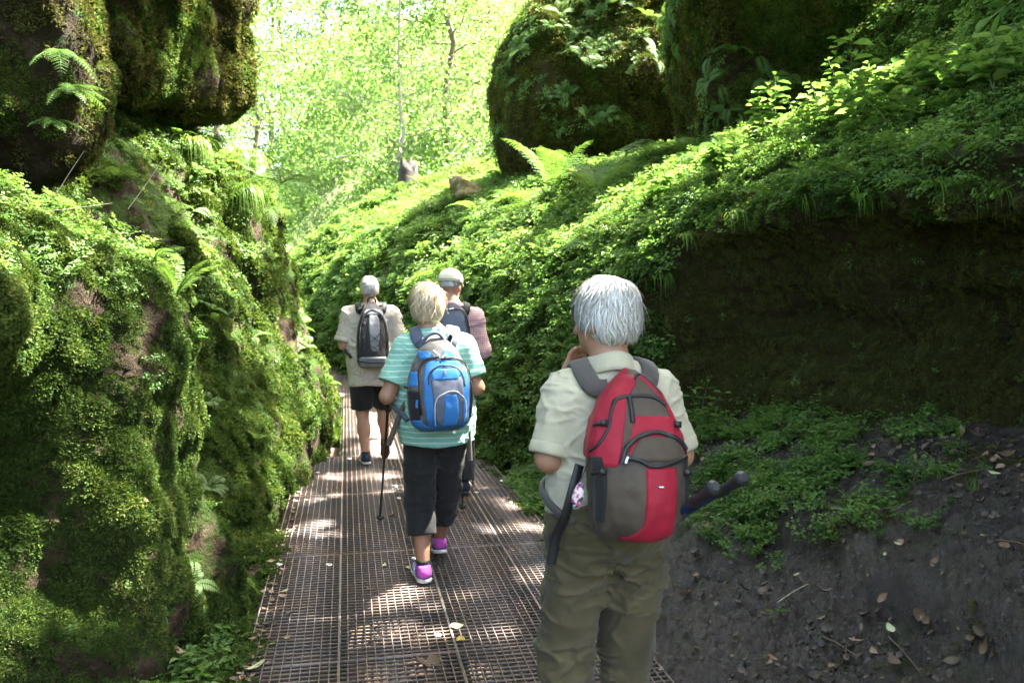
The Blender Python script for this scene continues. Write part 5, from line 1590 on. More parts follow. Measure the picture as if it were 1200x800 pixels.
pk.strip("zip", M_ZIP, [rp(*p) for p in ((196, 140), (212, 110), (260, 92), (330, 86), (400, 96), (446, 128))], w=.011, th=.005)
pk.strip("zip", M_ZIP, [rp(*p) for p in ((102, 335), (165, 240), (188, 160), (215, 112))], w=.009, th=.004, off=.004)
pk.strip("zip", M_ZIP, [rp(*p) for p in ((310, 20), (340, -8), (385, 24), (428, 80))], w=.008, th=.004, off=.003)
pk.strip("zip_pull", M_ZIP, [rp(*p) for p in ((275, 96), (276, 150), (277, 205))], w=.013, th=.004, off=.005, n=10)
pk.strip("zip_pull", M_SILVER, [rp(*p) for p in ((232, 350), (226, 362), (222, 378))], w=.008, th=.003, off=.012, n=8)
lg = pk.spot("logo_badge", M_BLACKPLASTIC, *rp(367, 470), .021, .0085, off=.010)
lx, lz = rp(367, 470)
pk.spot("badge_rim", M_SILVER, lx + .001, lz + .0005, .0145, .0042, off=.0125, parent=lg)
# mesh pockets, stowed things
pk.panel("mesh_pocket", M_MESHBLACK, rows([(345, 96, 135), (420, 106, 150), (520, 112, 150), (640, 122, 150)]), off=.010, ns=8)
pk.panel("mesh_pocket", M_MESHBLACK, rows([(340, 506, 528), (420, 505, 530), (520, 500, 524), (640, 492, 512)]), off=.010, ns=8)
for sg, zz in ((-1, .20), (1, .20), (-1, .33), (1, .33)):
    w_ = float(np.interp(zz, *pk.wz))
    st_ = pk.strip("compression_strap", M_ZIP, [(sg * w_ * .97, zz), (sg * w_ * .9, zz + .004), (sg * w_ * .78, zz + .006)], w=.012, th=.003, off=.008, n=10)
    q_ = pk.proj(np.array([sg * w_ * .8]), np.array([zz + .006])); mb = MB(); mb.box(q_[0] + pk.f.grad(q_)[0] * .013, (.010, .004, .009)); mb.build("buckle", M_BLACKPLASTIC, st_, smooth=False)
shoulder_straps(pk, J1, sh1, M_STRAPGREY, w=.062, top=(.045, .02), zt=1.335)
pk.strap("hip_strap", M_ZIP, [(-.135, -.14, 1.10), (-.165, -.17, 1.03), (-.185, -.16, .95), (-.205, -.13, .88), (-.215, -.12, .80)], None, .03, .004)
# charm hanging from the pack
t = NT("patterned_charm"); v = t.n("ShaderNodeTexVoronoi"); v.inputs["Scale"].default_value = 110; t.l(t.coord(), v.inputs["Vector"])
hsx = t.n("ShaderNodeSeparateXYZ"); t.l(v.outputs["Color"], hsx.inputs[0])
M_CHARM = t.done(t.pbr(t.ramp(hsx.outputs[0], [(0, (.6, .6, .62)), (.4, (.55, .08, .2)), (.6, (.7, .55, .6)), (.8, (.05, .05, .12)), (1, (.6, .5, .1))], 'CONSTANT'), .4))
s = SDF(); s.ell((0, 0, 0), (.017, .012, .034), k=.01); s.ell((0, 0, .03), (.008, .007, .012), k=.012)
ch = add_obj("charm", s.mesh("charm", .004), M_CHARM)
cw = np.array(L1) + np.array([-.172, -.255, 1.035]); ch.location = cw; ch.rotation_euler = (0, .25, 0)
tag(ch, "small colourful patterned charm dangling from the crimson backpack", "charm")
pk.tube("cord", M_ZIP, [pk.loc(cw - np.array(L1) + [0, 0, .035]), pk.loc((-.15, -.24, 1.10)), pk.loc((-.128, -.225, 1.15))], .002)
# poles stowed in the right side pocket
W1 = np.array(L1)
for i, (tp, bt) in enumerate(((px(872, 559, 2.30), W1 + [.02, .28, .62]), (px(838, 570, 2.26), W1 + [.0, .24, .60]))):
    pole("trekking pole stowed beside the crimson backpack with its grey grip sticking out", tp, bt, M_BLUEPOLE, M_GRIPGREY, "poles stowed at the crimson backpack", strap=False)

# ---------------------------------------------------------------- woman with the blue backpack
J2 = dict(z=dict(pelvis=.88, belly=1.04, chest=1.19, neck=1.375), shL=(-.16, 0, 1.285), shR=(.15, 0, 1.29), elL=(-.265, -.05, 1.04), elR=(.225, -.03, 1.075),
          wrL=(-.24, .20, 1.02), wrR=(.21, .21, 1.02), hdL=(.05, 1, -.15), hdR=(-.05, 1, -.15), hnL=(1, 0, 0), hnR=(-1, 0, 0), curlL=1.25, curlR=1.25,
          hipL=(-.085, 0, .84), hipR=(.085, 0, .84), knL=(-.085, .05, .46), knR=(.075, .20, .46), anL=(-.075, -.02, .10), anR=(.06, .40, .115), head=(-.045, .02, 1.515))
L2 = (0.475, 4.64, 0.0)
w2, b2, hc, Rh = person("blond short haired woman in green striped top and black cropped trousers", L2, 0.0, J2, M_SKIN_TAN, .009, 1.0, head_turn=math.radians(6))
sh2o, sh2 = shirt(w2, J2, M_STRIPE, .009, off=.02, hem=.775, sleeve=.72, b=1.06, seed=11, amp=.008, arm=.066)
trousers(w2, J2, M_BLACKPANT, .009, b=.98, off=.018, kr=.084, hr=.083, waist=.95, seed=12, amp=.009, hem_t=.56)
for sd, pt in (('L', 0.0), ('R', -.25)): shoe(w2, J2['an' + sd], (-.12 if sd == 'L' else .05, 1, 0), M_PURPLE, M_PINK, M_SOLE, pitch=pt)
hair(w2, hc, Rh, M_HAIR_BLOND, radii=(.094, .112, .106), c=(0, -.014, .033), nape=-.095, ear=-.05, n=3200, L=.10, seed=4, h=.008, fluff=.011, w=.002, messy=.45)

def bp(cx, cy): return ((cx - 385) * .000826, (715 - cy) * .000826)
def brows(lst): return [(bp(0, y)[1], bp(a, 0)[0], bp(b, 0)[0]) for y, a, b in lst]
pk = Pack("azure and grey daypack worn by the blond woman in the striped top", w2, (0.0, .87), -.14, math.radians(-4), math.radians(-1),
          [(0, .09, .12), (.015, .13, .16), (.05, .155, .19), (.12, .168, .2), (.22, .17, .195), (.3, .155, .175), (.38, .125, .14), (.44, .09, .11), (.48, .05, .07), (.492, .02, .04)], h=.007)
pk.body(M_GREYN)
pk.panel("front_panel", M_BLUE, brows([(262, 360, 470), (285, 300, 520), (330, 280, 555), (400, 272, 572), (520, 272, 570), (640, 285, 562), (690, 310, 540), (702, 340, 500)]), off=.005, ns=26)
pk.panel("pocket_panel", M_SLATE, brows([(370, 318, 520), (400, 318, 528), (470, 322, 532), (560, 330, 530), (640, 345, 522), (680, 380, 490)]), off=.011, ns=22)
pk.panel("logo_panel", M_BLUE, brows([(318, 370, 450), (335, 335, 492), (360, 320, 512), (385, 325, 505), (402, 350, 480)]), off=.012, ns=20)
pk.panel("centre_panel", M_BLUE, brows([(475, 402, 478), (520, 396, 490), (600, 394, 490), (650, 388, 485), (678, 372, 478)]), off=.016, ns=14)
pk.panel("mesh_pocket", M_MESHBLACK, brows([(445, 182, 250), (520, 182, 256), (600, 188, 256), (640, 200, 258)]), off=.009, ns=10)
pk.panel("mesh_pocket", M_MESHBLACK, brows([(400, 574, 590), (500, 572, 592), (600, 566, 588), (640, 560, 580)]), off=.009, ns=8)
pk.panel("side_patch", M_BLUE, brows([(330, 205, 246), (380, 192, 248), (432, 182, 250)]), off=.006, ns=10)
pk.panel("bottom_panel", M_BLUE, brows([(625, 196, 262), (660, 215, 272), (690, 235, 330), (710, 280, 520)]), off=.006, ns=16)
pk.panel("yoke", M_BLUE, brows([(205, 262, 320), (235, 252, 350), (262, 262, 390)]), off=.005, ns=12)
pk.panel("yoke", M_BLUE, brows([(205, 420, 455), (235, 405, 490), (262, 395, 470)]), off=.005, ns=12)
pk.strip("zip", M_ZIP, [bp(*p) for p in ((262, 600), (256, 480), (258, 350), (278, 285), (340, 255), (410, 262), (480, 262), (545, 300), (578, 400), (576, 540))], w=.010, off=.006, n=60)
pk.strip("piping", M_PIPING, [bp(*p) for p in ((345, 660), (342, 560), (362, 500), (420, 468), (480, 470), (520, 505), (530, 560), (522, 640))], w=.006, th=.005, off=.014, n=50)
pk.strip("zip", M_ZIP, [bp(*p) for p in ((310, 420), (322, 350), (370, 315), (430, 310), (490, 325), (520, 380), (530, 440))], w=.009, off=.011, n=40)
for p0, p1 in (((240, 508), (236, 556)), ((318, 620), (310, 668)), ((350, 215), (385, 250)), ((405, 262), (430, 240))):
    pk.strip("zip_pull", M_BLUE if p0[0] < 340 else M_PIPING, [bp(*p0), bp((p0[0] + p1[0]) / 2, (p0[1] + p1[1]) / 2), bp(*p1)], w=.012, th=.004, off=.012, n=8)
lg = pk.spot("logo_badge", M_SLATE, *bp(410, 347), .019, .033, off=.018)
pk.spot("badge_centre", M_PALEGREY, *bp(410, 350), .011, .020, off=.021, parent=lg)
zt = .492
pk.tube("grab_handle", M_SLATE, [(-.085, -.055, .44), (-.06, -.07, .485), (-.025, -.07, .508), (.01, -.07, .505), (.035, -.06, .475)], .010)
shoulder_straps(pk, J2, sh2, M_SLATE, w=.068, top=(.055, .02), zt=1.345, th=.016)
pk.strap("hip_strap", M_OLIVEWEB, [(-.16, -.10, 1.02), (-.19, -.10, .97), (-.225, -.09, .88), (-.262, -.08, .78)], None, .03, .004)
pk.strap("hip_strap", M_OLIVEWEB, [(.15, -.10, .97), (.165, -.10, .90), (.172, -.09, .80), (.178, -.08, .68)], None, .026, .004)
pk.strap("compression_strap", M_ZIP, [(-.175, -.12, 1.10), (-.18, -.2, 1.105), (-.15, -.27, 1.105)], None, .012, .003)

def world(L, p): return np.array(L) + np.array(p)
gL, gR = world(L2, (-.235, .285, 1.06)), world(L2, (.205, .295, 1.06))
pole("black trekking pole planted ahead of the blond woman on the side of the gorge wall", gL, at_z(445, 611, .004), M_BLACKPLASTIC, M_BLACKPLASTIC)
pole("black trekking pole planted between the blond woman and the capped man", gR, at_z(542, 597, .004), M_BLACKPLASTIC, M_BLACKPLASTIC)

# ---------------------------------------------------------------- man with the grey backpack
J3 = dict(z=dict(pelvis=.93, belly=1.10, chest=1.27, neck=1.46), shL=(-.185, 0, 1.36), shR=(.185, 0, 1.36), elL=(-.25, -.02, 1.10), elR=(.25, -.02, 1.10),
          wrL=(-.17, .22, 1.08), wrR=(.17, .22, 1.08), hdL=(.4, 1, 0), hdR=(-.4, 1, 0), hnL=(1, 0, 0), hnR=(-1, 0, 0),
          hipL=(-.095, 0, .90), hipR=(.095, 0, .90), knL=(-.085, .03, .49), knR=(.115, .20, .50), anL=(-.06, -.03, .10), anR=(.13, .16, .19), toeR=(0, 1, -.7), head=(-.01, .03, 1.60))
L3 = (0.22, 7.85, 0.0)
m3, b3, hc, Rh = person("grey haired man in beige checked shirt and black shorts", L3, math.radians(2), J3, M_SKIN, .011, 1.05)
sh3o, sh3 = shirt(m3, J3, M_BEIGE_CHECK, .010, off=.022, hem=.735, sleeve=.88, b=1.12, seed=15, amp=.010, arm=.066, collar=.7, neck=1.455)
trousers(m3, J3, M_BLACKPANT, .010, b=1.1, off=.02, kr=.098, hr=.09, waist=.98, seed=16, amp=.008, hem_t=-.02, name="shorts")
shoe(m3, J3['anL'], (-.1, 1, 0), M_NAVY, M_NAVY, M_SOLE, h=.010); shoe(m3, J3['anR'], (.05, 1, 0), M_BROWNSHOE, M_BROWNSHOE, M_BROWNSHOE, h=.010, pitch=-.75)
hair(m3, hc, Rh, M_HAIR_GREY, radii=(.085, .103, .098), c=(0, -.012, .026), nape=-.05, ear=-.005, front=.06, n=500, L=.03, seed=6, h=.009, fluff=.003, w=.004)
def gp(cx, cy): return ((cx - 163) * .00232, (402 - cy) * .00232)
def grows(lst): return [(gp(0, y)[1], gp(a, 0)[0], gp(b, 0)[0]) for y, a, b in lst]
pk = Pack("black and pale grey backpack worn by the grey haired man in shorts", m3, (0.0, .90), -.15, math.radians(-4), 0,
          [(0, .09, .12), (.02, .13, .17), (.1, .145, .19), (.25, .145, .18), (.4, .125, .15), (.5, .095, .12), (.56, .06, .09), (.59, .025, .05)], h=.009)
pk.body(M_BLACKN)
pk.panel("front_panel", M_PALEGREY, grows([(200, 152, 178), (215, 146, 188), (250, 146, 190), (300, 150, 186), (340, 154, 180)]), off=.010, ns=14)
pk.panel("top_panel", M_PALEGREY, grows([(178, 140, 190), (192, 128, 205), (202, 124, 212)]), off=.008, ns=14)
pk.panel("bottom_pocket", M_PALEGREY, grows([(358, 112, 212), (372, 104, 216), (388, 108, 212), (398, 130, 200)]), off=.016, ns=16)
pk.strip("zip", M_ZIP, [gp(*p) for p in ((112, 350), (116, 260), (132, 205), (165, 182), (200, 210), (214, 270), (216, 350))], w=.014, off=.008, n=50)
pk.strip("zip", M_ZIP, [gp(*p) for p in ((108, 372), (160, 380), (214, 376))], w=.012, off=.018)
for p0, p1 in (((146, 270), (190, 310)), ((190, 270), (146, 310)), ((146, 310), (186, 340)), ((186, 310), (146, 340))):
    pk.strip("cord", M_ZIP, [gp(*p0), gp((p0[0] + p1[0]) / 2, (p0[1] + p1[1]) / 2), gp(*p1)], w=.006, th=.004, off=.012, n=10)
pk.tube("grab_handle", M_BLACKN, [(-.035, -.02, .56), (-.03, -.03, .61), (0, -.03, .635), (.03, -.03, .61), (.035, -.02, .56)], .009)
shoulder_straps(pk, J3, sh3, M_BLACKN, w=.062, top=(.06, .02), zt=1.44, th=.014)

# ---------------------------------------------------------------- man with the cap
J4 = dict(z=dict(pelvis=.95, belly=1.12, chest=1.29, neck=1.49), shL=(-.18, 0, 1.385), shR=(.18, 0, 1.38), elL=(-.24, -.02, 1.12), elR=(.245, -.02, 1.13),
          wrL=(-.17, .22, 1.05), wrR=(.215, .20, 1.06), hdL=(.3, 1, 0), hdR=(0, 1, -.1), hnL=(1, 0, 0), hnR=(-1, 0, 0), curlR=1.25, curlL=1.25,
          hipL=(-.095, 0, .92), hipR=(.095, 0, .92), knL=(-.095, .12, .50), knR=(.095, .0, .50), anL=(-.09, .18, .10), anR=(.09, -.06, .11), head=(.0, .03, 1.625))
L4 = (0.80, 6.58, 0.0)
m4, b4, hc, Rh = person("man in cream cap and pink checked shirt", L4, math.radians(-4), J4, M_SKIN, .010, 1.03, head_turn=math.radians(-22))
sh4o, sh4 = shirt(m4, J4, M_PINK_CHECK, .009, off=.02, hem=.80, sleeve=1.0, fore=.35, b=1.06, seed=19, amp=.008, arm=.064, collar=.7, neck=1.485)
trousers(m4, J4, M_DARKPANT, .011, b=1.04, off=.018, kr=.085, hr=.08, waist=1.0, seed=20, amp=.008, hem_t=.97)
for sd in 'LR': shoe(m4, J4['an' + sd], (0, 1, 0), M_NAVY, M_NAVY, M_SOLE_DARK, h=.011)
hair(m4, hc, Rh, M_HAIR_GREY, radii=(.077, .096, .09), c=(0, -.012, .025), nape=-.005, ear=.01, front=.06, n=300, L=.025, seed=8, h=.009, fluff=.002, w=.004)
s = SDF(); s.ell((0, -.012, .035), (.092, .112, .095), k=.01)
s.ell((0, -.012, .055), (.086, .104, .085), k=.03)
s.after(lambda Q, d: np.maximum(d, .028 - .15 * Q[:, 1] - Q[:, 2])); s.after(wrinkle(.003, 22, 3))
s.mesh("x", .006); V, F = surface_nets(s.D); V = V * s.h + s.lo
cp = add_obj("cap", make_mesh("cap", V @ Rh.T + hc, F), M_CAP, m4)
mb = MB(); a = np.linspace(-1.15, 1.15, 20); rws = []
for r, dz in ((.0, .002), (.03, .003), (.055, -.002), (.066, -.01), (.066, -.013), (.03, -.001), (0, -.003)):
    rws.append(np.stack([(.088) * np.sin(a), -.012 + .108 * np.cos(a) + r * np.cos(a * .8), .022 + dz - .012 * (np.abs(a) / 1.15) ** 2 * (r / .066 if r else 0)], 1))
mb.add(np.concatenate(rws) @ Rh.T + hc, grid_faces(len(rws), 20)); mb.build("brim", M_CAP, cp)
mb = MB(); mb.tube(np.stack([.0935 * np.sin(a * 1.35 + math.pi), -.012 + .1135 * np.cos(a * 1.35 + math.pi), .046 - .15 * .1 * np.cos(a * 1.35 + math.pi)], 1) @ Rh.T + hc, .0025, 6); mb.build("seam", M_STRAPGREY, cp)

def dp(cx, cy): return ((cx - 305) * .00098, (860 - cy) * .00098)
def drows(lst): return [(dp(0, y)[1], dp(a, 0)[0], dp(b, 0)[0]) for y, a, b in lst]
pk = Pack("charcoal backpack worn by the man in the cream cap", m4, (0.0, 1.02), -.145, math.radians(-3), 0,
          [(0, .08, .11), (.02, .12, .16), (.1, .135, .18), (.25, .135, .17), (.36, .12, .14), (.43, .09, .11), (.465, .055, .08), (.48, .02, .04)], h=.009)
pk.body(M_CHARCOAL)
pk.panel("front_panel", M_SLATE, drows([(430, 250, 360), (470, 215, 395), (560, 200, 410), (660, 200, 415), (720, 210, 405)]), off=.006, ns=18)
pk.panel("mesh_pocket", M_MESHBLACK, drows([(610, 345, 432), (700, 345, 436), (800, 350, 430)]), off=.010, ns=12)
pk.strip("zip", M_ZIP, [dp(*p) for p in ((190, 600), (200, 500), (225, 445), (270, 425), (330, 420), (385, 440), (412, 520), (420, 620))], w=.012, off=.007, n=50)
pk.strip("zip_pull", M_SILVER, [dp(*p) for p in ((262, 425), (264, 445), (268, 462))], w=.009, th=.004, off=.012, n=8)
pk.strip("zip_pull", M_SILVER, [dp(*p) for p in ((275, 428), (290, 424), (312, 422))], w=.007, th=.004, off=.012, n=8)
pk.strip("cord", M_PIPING, [dp(*p) for p in ((370, 650), (385, 680), (375, 700), (400, 720))], w=.006, th=.004, off=.016, n=20)
shoulder_straps(pk, J4, sh4, M_BLACKN, w=.06, top=(.06, .02), zt=1.46, th=.014)
pole("black trekking pole planted at the foot of the green slope by the capped man", world(L4, (.235, .285, 1.10)), at_z(554, 573, .004), M_BLACKPLASTIC, M_BLACKPLASTIC)
# ================================================================== SINGLE PLANTS
gd = np.random.default_rng(77)
def frond_geo(mb, L, pairs, g, curve=.5, az=0.0, rise=1.0, droop=1.0, width=.22, lobes=9, base=(0, 0, 0)):
    t = np.linspace(0, 1, pairs + 6)
    out = np.array([math.cos(az), math.sin(az), 0.0])
    P = np.asarray(base, float) + out * (L * (t * (1 - .25 * rise) + .15 * t ** 2))[:, None] + np.array([0, 0, 1.0]) * (L * (rise * t * .9 - droop * .75 * t ** 2.2))[:, None]
    mb.tube(P, np.linspace(.0035, .0008, len(P)), 5, tone=.4, cap=False)
    T = norm(np.gradient(P, axis=0)); side = norm(np.cross(T, [0, 0, 1.0])); up = np.cross(side, T)
    tw = norm(side + g.normal(0, .06, side.shape))
    for i in range(4, len(P)):
        f = (i - 4) / (len(P) - 4)
        pl = L * width * (math.sin(math.pi * (f * .86 + .16)) ** .8) * (1 - .15 * f)
        for sg in (-1, 1):
            d = norm(tw[i] * sg + T[i] * .38 - up[i] * .12)
            k = lobes; s = np.linspace(.06, 1, k)
            C = P[i] + d * (pl * s)[:, None] - np.array([0, 0, 1]) * (pl * .14 * s ** 2)[:, None]
            ll = min(pl * .24, L / pairs * .42) * (1 - s * .75) + .0015
            e = norm(T[i] * .9 + d * .35)
            for q in (1, -1):
                dd = np.tile(norm(T[i] * q + d * .45), (k, 1))
                b = dd * ll[:, None]; w = d * (pl / k * .46)
                V = np.stack([C - w, C + w, C + w * .7 + b * .75, C + b, C - w * .6 + b * .8], 1).reshape(-1, 3)
                ii = np.arange(k)[:, None] * 5
                mb.add(V, np.concatenate([ii + np.array([[0, 1, 2]]), ii + np.array([[0, 2, 3]]), ii + np.array([[0, 3, 4]])]), np.clip(.5 + g.normal(0, .12), 0, 1))

def fern(label, loc, L, n, seed, azs=None, rise=(.7, 1.2), droop=(.7, 1.2), pairs=20, scale_w=.22, cat="fern", group=None, lobes=9):
    g = np.random.default_rng(seed)
    t = thing("fern", label, cat, loc, 0, group)
    for i in range(n):
        az = azs[i] if azs is not None else i * 2.4 + g.normal(0, .2)
        mb = MB(); frond_geo(mb, L * g.uniform(.7, 1.1), pairs, g, az=az, rise=g.uniform(*rise), droop=g.uniform(*droop), width=scale_w, lobes=lobes)
        mb.build("frond", M_FERN, t, smooth=False)
    return t
def snap_land(u, v):
    return on_land(u, v)
fern("large upright fern with spread fronds below the rounded boulder", on_land(640, 225) + np.array([0, -.2, .05]), .95, 9, 1, rise=(1.2, 1.7), droop=(.6, .9))
fern("low dense fern with arching fronds beside the large upright fern", on_land(690, 232) + np.array([0, -.1, .1]), 1.0, 10, 2, rise=(.9, 1.4), droop=(.7, 1.0))
fern("small fern arching out beneath the large upright fern", on_land(612, 232), .7, 6, 3, azs=[2.6, 3.3, 3.9, 2.0, 4.6, 3.0])
fern("fern with long fronds at the gap between two boulders", on_land(800, 178), .9, 6, 4, azs=[3.1, 2.5, 3.7, 2.0, 1.2, 4.3], rise=(.6, .9))
fern("fern hanging from the moss draped boulder", on_obj(list(LAND)[8], 838, 70, 25), .42, 5, 5, azs=[3.1, 2.6, 3.7, 4.3, 5.0], rise=(.3, .7), droop=(.9, 1.3))
BB = "shadowed mossy boulder hanging over the near left bank behind the drooping ferns"
fern("drooping fern on the right edge of the shadowed hanging boulder", on_obj(BB, 75, 70), .22, 9, 6, azs=[-.4, -1.0, .2, -1.5, .5, -.7, -2.0, -.1, -1.2], rise=(.2, .7), droop=(.9, 1.5), pairs=14, lobes=7)
fern("bright fern with horizontal fronds under the drooping fern", on_obj(BB, 88, 112), .22, 8, 7, azs=[-.3, -.8, .3, -1.3, .7, -1.8, 0, -.6], rise=(.3, .7), droop=(.7, 1.2), pairs=14, lobes=7)
fern("pale green fern at the lower tip of the shadowed hanging boulder", on_obj(BB, 66, 145), .2, 6, 16, azs=[-.3, -.9, .3, -1.4, .8, -2.0], rise=(.3, .7), droop=(.7, 1.2), pairs=13, lobes=7)
fern("upright narrow fern standing in the gully between the left banks", on_land(214, 345), .24, 9, 8, rise=(1.0, 1.6), droop=(.4, .8), scale_w=.17)
fern("dark fern on the ledge beside the grass tufts", on_land(330, 215), .5, 7, 9, rise=(.4, .9), droop=(.8, 1.3))
fern("fern with arching fronds low on the far left rock slope", on_land(322, 250), .42, 6, 10, rise=(.4, .8), droop=(.8, 1.3))
fern("fern on the crest of the near left bank", on_land(185, 300), .18, 8, 11, rise=(.8, 1.2), pairs=16)
fern("fern half shaded in the gully below the hanging boulder", on_land(140, 215), .24, 9, 12, rise=(.7, 1.2), pairs=16)
fern("slender fern in the gully behind the near left bank", on_land(262, 385), .24, 8, 13, rise=(.8, 1.3), scale_w=.17)
fern("broad fern lit from behind on top of the right slope", on_land(905, 175), .5, 7, 14, rise=(.6, 1.0))

for i, (u, v) in enumerate([(560, 300), (600, 335), (700, 270), (722, 335), (660, 440), (585, 470), (760, 240), (850, 230), (950, 205), (1050, 175), (1130, 190), (480, 300), (640, 300), (1000, 215), (900, 240)]):
    q = on_land(u, v); fern("small bright fern growing among the herbs of the right slope", q, gd.uniform(.2, .34) * (1 + .05 * q[1]), 6, 400 + i, rise=(.7, 1.2), pairs=14, group="ferns on the right slope", lobes=6)
def leafy_stalk(label, loc, H, pairs, seed, leaf=.07, lean=(.2, .1), group=None, name="leafy_plant", asp=.5, stems=1):
    g = np.random.default_rng(seed)
    t = thing(name, label, "plant", loc, g.uniform(0, 6.28), group)
    for s_ in range(stems):
        l2 = np.array([lean[0] + g.normal(0, .2), lean[1] + g.normal(0, .2), 1.0])
        n = 10; tt = np.linspace(0, 1, n)
        P = norm(l2) * (H * tt * (1 if s_ == 0 else g.uniform(.5, .9)))[:, None] + np.array([l2[0], l2[1], -.3]) * (H * .25 * tt ** 2)[:, None]
        mb = MB(); mb.tube(P, np.linspace(.004, .0015, n), 5); mb.build("stem", M_STEM, t)
        mb = MB()
        for i in range(pairs):
            f = .25 + .75 * (i + 1) / pairs; p = np.array([np.interp(f, tt, P[:, k]) for k in range(3)])
            a = i * 1.57 + g.normal(0, .3)
            for q in (0, math.pi):
                L = leaf * g.uniform(.65, 1.15) * (1 - .3 * abs(f - .6))
                d = np.array([[math.cos(a + q), math.sin(a + q), g.uniform(-.25, .3)]])
                V, F = kites(p[None] + d * .008, d, np.array([[0, 0, 1.0]]) + g.normal(0, .2, (1, 3)), [L], [L * asp], wide=.42)
                mb.add(V, F, g.random())
        mb.build("leaves", M_HERB, t, smooth=False)
    return t
for i, (u, v) in enumerate([(905, 165), (930, 158), (955, 150), (985, 140), (1010, 132), (1040, 128), (965, 165), (885, 175), (1075, 120), (1100, 118), (860, 195), (835, 205), (800, 215), (1000, 160), (1130, 112), (1165, 105), (770, 228), (1050, 150)]):
    leafy_stalk("tall leafy herb stalk on the crest of the right slope", on_land(u, v), gd.uniform(.35, .75) if 870 < u < 1060 else gd.uniform(.2, .4), 9, 300 + i, gd.uniform(.09, .14), (gd.normal(0, .25), gd.normal(0, .2)), "herb stalks on the right slope", stems=3)
leafy_stalk("plant with drooping oval leaves beside the woman with the crimson backpack", on_land(812, 500), .42, 4, 330, .10, (.0, -.1), stems=3, asp=.42)
leafy_stalk("small seedling with two leaves at the foot of the rock face", on_land(858, 495), .14, 2, 331, .07, stems=2)
leafy_stalk("tiny whorled sapling on the ledge under the rock face", on_land(1012, 492), .10, 3, 332, .06)
leafy_stalk("lone bright green seedling sprouting from the bare mud", on_land(900, 716), .07, 2, 333, .05)
leafy_stalk("seedling among dead leaves below the ledge", on_land(935, 528), .08, 2, 334, .055)
# branch with broad leaves reaching in at the top right
t = thing("overhanging_branch", "broad leaved branch reaching down beside the upper rock of the right wall", "branch", px(1255, -40, 3.6))
e = px(1160, 22, 3.5) - px(1255, -40, 3.6)
mb = MB(); P = crom([(0, 0, 0), e * .4 + [0, 0, .03], e], 10); mb.tube(P, np.linspace(.006, .002, 10), 6); mb.build("twig", M_STEM, t)
mb2 = MB()
for i in range(10):
    f = .25 + .075 * i; p = e * f; dd = norm(np.array([[-_R[0] * 1.0 + gd.normal(0, .5), gd.normal(0, .5), gd.normal(-.15, .4)]]))
    V, F = kites(p[None], dd, np.array([[0, 0, 1.0]]) + gd.normal(0, .35, (1, 3)), [.12], [.055]); mb = MB(); mb.add(V, F, gd.random()); mb.build("leaf", M_HERB, t, smooth=False)

def grass_tuft(label, loc, n, L, seed, group=None):
    g = np.random.default_rng(seed); t = thing("grass_tuft", label, "grass tuft", loc, 0, group)
    mb = MB()
    for i in range(n):
        a = g.uniform(-1.9, .9); l = g.uniform(*L); o = rnd_dirs(g, 1)[0] * .10 * g.random(); o[2] *= .3
        lean = g.uniform(.35, .8); tt = np.linspace(0, 1, 8); out = np.array([math.cos(a), math.sin(a), 0])
        P = o + out * (lean * l * np.sin(tt * 1.3))[:, None] + np.array([0, 0, 1]) * (l * (.75 * tt - 1.25 * tt ** 2.2))[:, None]
        sd = np.cross(out, [0, 0, 1.0]); w = .0045 * (1 - tt ** 2 * .9)
        mb.add(np.concatenate([P - sd * w[:, None], P + sd * w[:, None]]), [[k, k + 1, k + 9, k + 8] for k in range(7)], np.full(16, g.random()))
    mb.build("blades", M_GRASS, t, smooth=False)
for lab, u, v, n, L, sd in (("long arching grass tuft on the ledge under the overhanging block", 252, 168, 130, (.35, .75), 1), ("pale drooping grass tuft spilling over the far left rock", 275, 182, 130, (.4, .8), 2), ("grass tuft hanging lower on the far left rock edge", 290, 225, 90, (.3, .6), 3),
                            ("short grass tuft at the left end of the ledge", 228, 172, 70, (.2, .45), 4)):
    grass_tuft(lab, on_land(u, v) + np.array([.03, -.05, .02]), n, L, sd)
for i, (u, v) in enumerate([(800, 285), (860, 262), (930, 245), (1010, 238), (1090, 230), (1160, 226), (775, 330)]):
    grass_tuft("wispy grass tuft hanging over the lip of the shaded rock face", on_land(u, v) + np.array([-.03, -.03, .01]), 40, (.12, .3), 40 + i, "grass tufts on the rock lip")
# dead stalks on the near bank crest
for i, (pts) in enumerate([[(62, 235, 3.6), (80, 205, 3.6), (98, 178, 3.6)], [(150, 245, 4.0), (172, 215, 4.0), (190, 188, 4.0)], [(20, 250, 3.5), (70, 246, 3.55), (132, 238, 3.6)], [(608, 420, 5.2), (650, 396, 5.3), (690, 372, 5.4)]][:3]):
    P = np.array([px(*p) for p in pts]); mb = MB(); mb.tube(crom(P - P[0], 8), np.linspace(.0022, .0008, 8), 5)
    o = mb.build("dead_stalk", M_PALE_TWIG); o.location = P[0]
    tag(o, "thin pale dead stalk sticking out of the near left bank", "stalk", "dead stalks on the near bank")
